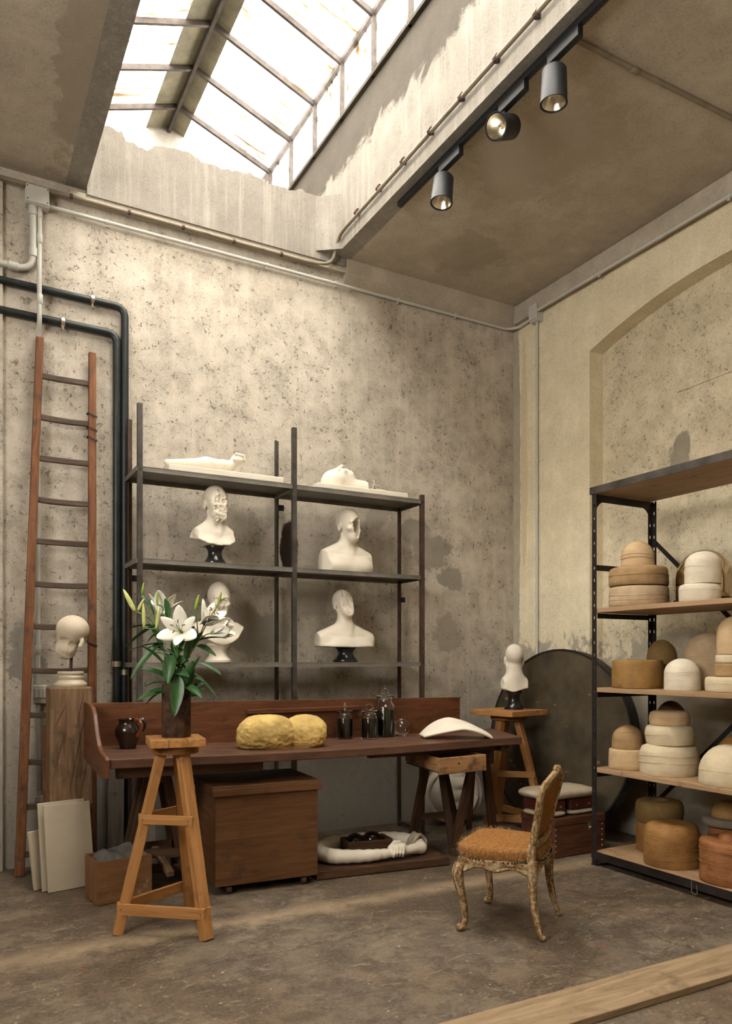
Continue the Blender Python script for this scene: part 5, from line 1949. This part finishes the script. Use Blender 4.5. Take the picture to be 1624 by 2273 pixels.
def gusset(x, sx, z, sz, y):
    pts = [(x, y, z)]
    R_ = .12
    pts.append((x + sx * R_, y, z))
    for k in range(7):
        a = math.pi / 2 * k / 6
        pts.append((x + sx * (R_ - (R_ - .02) * math.sin(a)), y, z + sz * (R_ - (R_ - .0) * math.cos(a)) * 1.0))
    pts.append((x, y, z + sz * R_))
    MB().prism(pts, (0, -.005, 0)).build('gusset', M['darksteel'], rk)


for y in (RY0 - .002, RY1 + .01):
    gusset(RX0 + .002, 1, RZ - .05, -1, y)
    gusset(RX1 - .002, -1, RZ - .05, -1, y)
pts = [(RX0 + .004, RY0 - .03, .050), (RX0 + .004, RY0 - .13, .050), (RX0 + .004, RY0 - .10, .035), (RX0 + .004, RY0 - .055, .012), (RX0 + .004, RY0 - .045, .002), (RX0 + .004, RY0 - .03, .002)]
MB().prism(pts, (.004, 0, 0)).build('gusset', M['darksteel'], rk)
# crossed flat braces at the back
MB().bar((RX1 + .006, RY0 - .02, 2.33), (RX1 + .006, RY1 + .02, .55), .005, .032, side=(1, 0, 0)).build('diagonal_brace', M['darksteel'], rk)
MB().bar((RX1 + .012, RY0 - .02, .38), (RX1 + .012, RY1 + .02, 2.20), .005, .032, side=(1, 0, 0)).build('diagonal_brace', M['darksteel'], rk)

# ---- hat blocks: lathe forms, slightly oval and lumpy, wrapped in cloth or bare
def m_block(name, lo, hi, rough=.8, wrinkle=.28, dirt=.28):
    t = NT(name)
    p = t.coord()
    a = t.noise(p, 9, 6, .65, .4)
    col = t.ramp(a, [(.28, lo), (.72, hi)])
    wv = t.noise(t.coord(scale=(4, 4, 15)), 2.0, 5, .7, 1.2)
    col = t.mix(t.ramp(wv, [(.5, 0.0), (.78, dirt)]), col, tuple(x * .55 for x in lo))
    f = t.noise(p, 120, 3, .6)
    h = t.math('ADD', t.math('MULTIPLY', wv, .8), t.math('MULTIPLY', f, .2))
    return t.done(col, rough, t.bump(h, wrinkle, .015), spec=.2)


HB = {
    'cream': m_block('cream_cotton_wrap', (.52, .43, .28), (.66, .56, .39)),
    'white': m_block('off_white_cotton_wrap', (.60, .53, .40), (.74, .67, .53)),
    'linen': m_block('tan_linen_wrap', (.40, .285, .17), (.55, .42, .27)),
    'brown': m_block('brown_linen_wrap', (.30, .185, .085), (.43, .285, .145)),
    'tan': m_block('pale_tan_wrap', (.50, .345, .19), (.60, .44, .26)),
    'ochre': m_block('ochre_varnished_block', (.23, .125, .035), (.37, .22, .075), .55),
    'dark': m_block('dark_brown_block', (.085, .048, .022), (.15, .09, .042), .6),
    'olive': m_block('olive_brown_block', (.17, .105, .036), (.26, .165, .06), .6),
    'amber': m_block('amber_leather_block', (.26, .125, .035), (.40, .215, .075), .5, .6, .5),
    'red': m_block('red_brown_cracked_block', (.23, .085, .028), (.36, .16, .062), .5, .9, .7),
    'grey': m_block('grey_felt_brim', (.16, .13, .095), (.22, .185, .14)),
}


def disc_prof(r_, h, b=.02, top=.0):
    return [(0, 0), (r_ * .97, 0), (r_, b * .4)] + [(r_ * (1 + .012 * math.sin(math.pi * k / 5)), b * .4 + (h - b * 1.4) * k / 5) for k in range(1, 5)] + [(r_, h - b), (r_ - b * .3, h - b * .3), (r_ - b, h), (r_ * .5, h + top * .8), (0, h + top)]


def dome_prof(r_, h, straight=.45, flare=0.0):
    s = h * straight
    out = [(0, 0), (r_ * (.98 + flare), 0), (r_ * (1 + flare), .006), (r_ * (1 + flare * .3), s * .5), (r_, s)]
    for k in range(1, 9):
        a = math.pi / 2 * k / 8
        out.append((r_ * math.cos(a), s + (h - s) * math.sin(a)))
    out[-1] = (0, h)
    return out


def ring_prof(r_, h, hole):
    return [(hole, h * .55), (hole, h * .92), (hole * 1.15, h), (r_ * .75, h), (r_ * .93, h * .93), (r_, h * .75), (r_ * 1.01, h * .45), (r_ * .97, h * .12), (r_ * .90, 0), (0, 0), ]


nblock = 0


def hat_block(label, x, y, z, prof, m, sx=1.0, sy=1.0, rz=0.0, lump=.006, bands=(), name='hat_block', cat='hat block'):
    """z is the base; a band is (height, radius factor, width) of a wrapped seam"""
    global nblock
    nblock += 1
    r = thing(name, label, cat, (x, y, z), 'hat blocks on the rack')
    b = MB().lathe(prof, (x, y, z), 48, sx, sy, rz)
    b.lumpy(lump, 9, nblock)
    zs = z + .0005
    b.v = [(p[0], p[1], max(p[2], zs)) for p in b.v]
    b.build('body', HB[m], r, smooth=50)
    for hz, rf, wd in bands:
        R_ = float(np.interp(hz, [p[1] for p in prof[1:-1]], [p[0] for p in prof[1:-1]])) * (1 + (rf - 1) * .4)
        wd = wd * .55
        pts = [V3((x, y, z + hz + .003 * math.sin(3 * a + nblock))) + Matrix.Rotation(rz, 3, 'Z') @ V3((R_ * sx * math.cos(a), R_ * sy * math.sin(a), 0)) for a in [2 * math.pi * k / 40 for k in range(41)]]
        MB().tube(pts, wd, 6, flat=.6, cap=False).lumpy(.003, 9, nblock).build('seam', HB[m], r, smooth=60)
    return r


S1, S2, S3, S4 = 1.8155, 1.2555, .6905, .1005
# --- upper shelf
hat_block('tan linen drum block at the bottom of the stack, upper shelf by the post', 4.215, 3.735, S1, disc_prof(.212, .142, .02), 'linen', 1, .92, .3, .005, ((.075, 1.01, .004), (.045, 1.012, .003)))
hat_block('brown linen drum block in the middle of the stack, upper shelf by the post', 4.212, 3.735, S1 + .146, disc_prof(.212, .130, .025), 'brown', 1, .92, .5, .010, ((.07, 1.01, .004),))
hat_block('pale tan dome block with a band on top of the stack by the post', 4.215, 3.745, S1 + .280, dome_prof(.114, .185, .42, .03), 'tan', 1, .95, 0, .003, ((.062, 1.03, .006), (.085, 1.02, .005)))
hat_block('low off-white drum block on the upper shelf in front of the mirrored dome', 4.125, 3.175, S1, disc_prof(.126, .108, .025), 'white', 1, .95, 0, .006, ((.07, 1.015, .003),))
hat_block('off-white cotton dome block standing on the low drum, upper shelf', 4.140, 3.165, S1 + .110, dome_prof(.112, .205, .62, 0), 'white', 1, .95, 0, .004, ((.105, 1.012, .002),))
# --- second shelf
hat_block('wide ochre drum block with ragged lower edge, second shelf', 4.180, 3.715, S2, disc_prof(.182, .195, .012), 'ochre', 1, .9, .2, .005, ())
hat_block('small olive brown dome block behind the wide ochre drum', 4.482, 3.765, S2, dome_prof(.106, .340, .62, .04), 'olive', 1, .95, 0, .003)
hat_block('creased off-white dome block at the front of the second shelf', 4.120, 3.300, S2, dome_prof(.112, .205, .50, .02), 'white', 1, .96, 0, .005, ((.115, 1.01, .003), (.10, 1.012, .002)))
hat_block('large dusty tan dome block at the back of the second shelf', 4.405, 3.330, S2, dome_prof(.155, .375, .58, 0), 'linen', 1, .95, 0, .003, ((.215, 1.008, .002),))
hat_block('flat ochre drum at the bottom of the second-shelf end stack', 4.165, 2.985, S2, disc_prof(.155, .092, .015), 'cream', 1, .92, 0, .005, ((.05, 1.01, .002),))
hat_block('bare wood drum between flat drum and pale band, end stack', 4.185, 2.975, S2 + .094, disc_prof(.118, .080, .008), 'brown', 1, .95, 0, .004)
hat_block('narrow pale drum under the tall tan dome, end stack', 4.185, 2.975, S2 + .176, disc_prof(.112, .050, .008), 'cream', 1, .95, 0, .004)
hat_block('tall tan dome block on top of the second-shelf end stack', 4.185, 2.970, S2 + .228, dome_prof(.110, .235, .55, 0), 'tan', 1, .95, 0, .003, ((.13, 1.01, .002),))
# --- third shelf
hat_block('low tan drum block under the wrinkled brown dome, third shelf', 4.180, 3.795, S3, disc_prof(.138, .138, .010), 'tan', 1, .95, 0, .004)
hat_block('wrinkled brown dome block on the low tan drum, third shelf', 4.175, 3.800, S3 + .139, dome_prof(.108, .165, .40, .01), 'brown', 1, .95, 0, .008, ((.115, 1.0, .004),))
hat_block('large cream drum at the bottom of the stack of three, third shelf', 4.225, 3.490, S3, disc_prof(.196, .198, .05), 'cream', 1, .92, 0, .007, ((.13, 1.01, .004), (.085, 1.012, .004)))
hat_block('cream drum in the middle of the stack of three, third shelf', 4.230, 3.490, S3 + .199, disc_prof(.168, .128, .04), 'cream', 1, .92, .4, .010, ((.065, 1.012, .004),))
hat_block('flat ochre drum on top of the stack of three, third shelf', 4.225, 3.485, S3 + .328, disc_prof(.134, .090, .03), 'tan', 1, .92, 0, .006, ((.05, 1.01, .003), (.035, 1.01, .002)))
hat_block('dark brown drum under the dark dome, back of the third shelf by the post', 4.480, 3.685, S3, disc_prof(.112, .215, .03), 'dark', 1, .95, 0, .003)
hat_block('dark brown dome block on the dark drum by the rear post', 4.480, 3.685, S3 + .216, dome_prof(.108, .255, .45, 0), 'dark', 1, .95, 0, .003)
hat_block('dark brown drum at the back of the third shelf', 4.460, 3.190, S3, disc_prof(.130, .120, .012), 'dark', 1, .95, 0, .003)
hat_block('smooth brown dome block on the dark drum, third shelf', 4.465, 3.170, S3 + .121, dome_prof(.118, .150, .15, 0), 'amber', 1, .95, 0, .002)
hat_block('big puffy cream dome block at the front of the third shelf', 4.190, 3.010, S3, dome_prof(.185, .245, .30, .0), 'cream', 1, .95, 0, .008, ((.09, 1.01, .004),))
# --- lowest shelf
hat_block('brown drum under the ring block, lowest shelf', 4.428, 3.740, S4, disc_prof(.162, .205, .02), 'amber', 1, .95, 0, .006)
hat_block('brown ring block with a round hole on top, lowest shelf', 4.428, 3.740, S4 + .206, ring_prof(.168, .150, .055), 'olive', 1, .95, 0, .007)
hat_block('lumpy ochre drum block at the front of the lowest shelf', 4.195, 3.440, S4, disc_prof(.186, .275, .06), 'amber', 1, .92, 0, .014, ((.12, 1.0, .004), (.19, .99, .004), (.06, 1.0, .003)))
hat_block('red brown drum carrying the grey brim, lowest shelf', 4.458, 3.205, S4, disc_prof(.138, .277, .02), 'red', 1, .95, 0, .006)
hat_block('flat grey felt brim disc under the ochre dome, lowest shelf', 4.458, 3.205, S4 + .278, disc_prof(.175, .050, .018), 'grey', 1, .95, 0, .003)
hat_block('low ochre dome on the grey brim disc, lowest shelf', 4.458, 3.205, S4 + .328, dome_prof(.118, .110, .1, 0), 'ochre', 1, .95, 0, .003)
r = hat_block('cracked red brown drum block at the front end of the lowest shelf', 4.190, 3.000, S4, disc_prof(.192, .255, .02), 'red', 1, .92, 0, .011, ((.20, 1.0, .005), (.12, 1.0, .004)))
MB().lathe([(0, .03), (.075, .0), (.070, .025), (.050, .045), (0, .055)], (4.185, 3.0, S4 + .248), 24).build('centre_knob', HB['red'], r, smooth=60)
pts = curve_pts([(3.992, 3.13, .103), (3.983, 3.125, .095), (3.981, 3.12, .030), (3.981, 3.085, .026), (3.982, 3.088, .080)], 5)
solo(MB().tube(pts, .0009, 5), 'loose_thread', M['linen'], (3.99, 3.12, .10), 'loose pale thread hanging off the edge of the lowest rack shelf', 'thread')
# mirrored bell on a dark base
r = thing('mirrored_dome', 'smoky mirrored glass dome on a dark base, back of the upper shelf', 'dome', (4.37, 3.27, S1), None)
MB().lathe(dome_prof(.180, .330, .40, 0), (4.405, 3.355, S1 + .04), 56).build('dome', M['mirror'], r, smooth=170)
MB().lathe([(0, 0), (.188, 0), (.192, .006), (.192, .030), (.185, .038), (0, .040)], (4.405, 3.355, S1), 56).build('base', M['darksteel'], r, smooth=40)
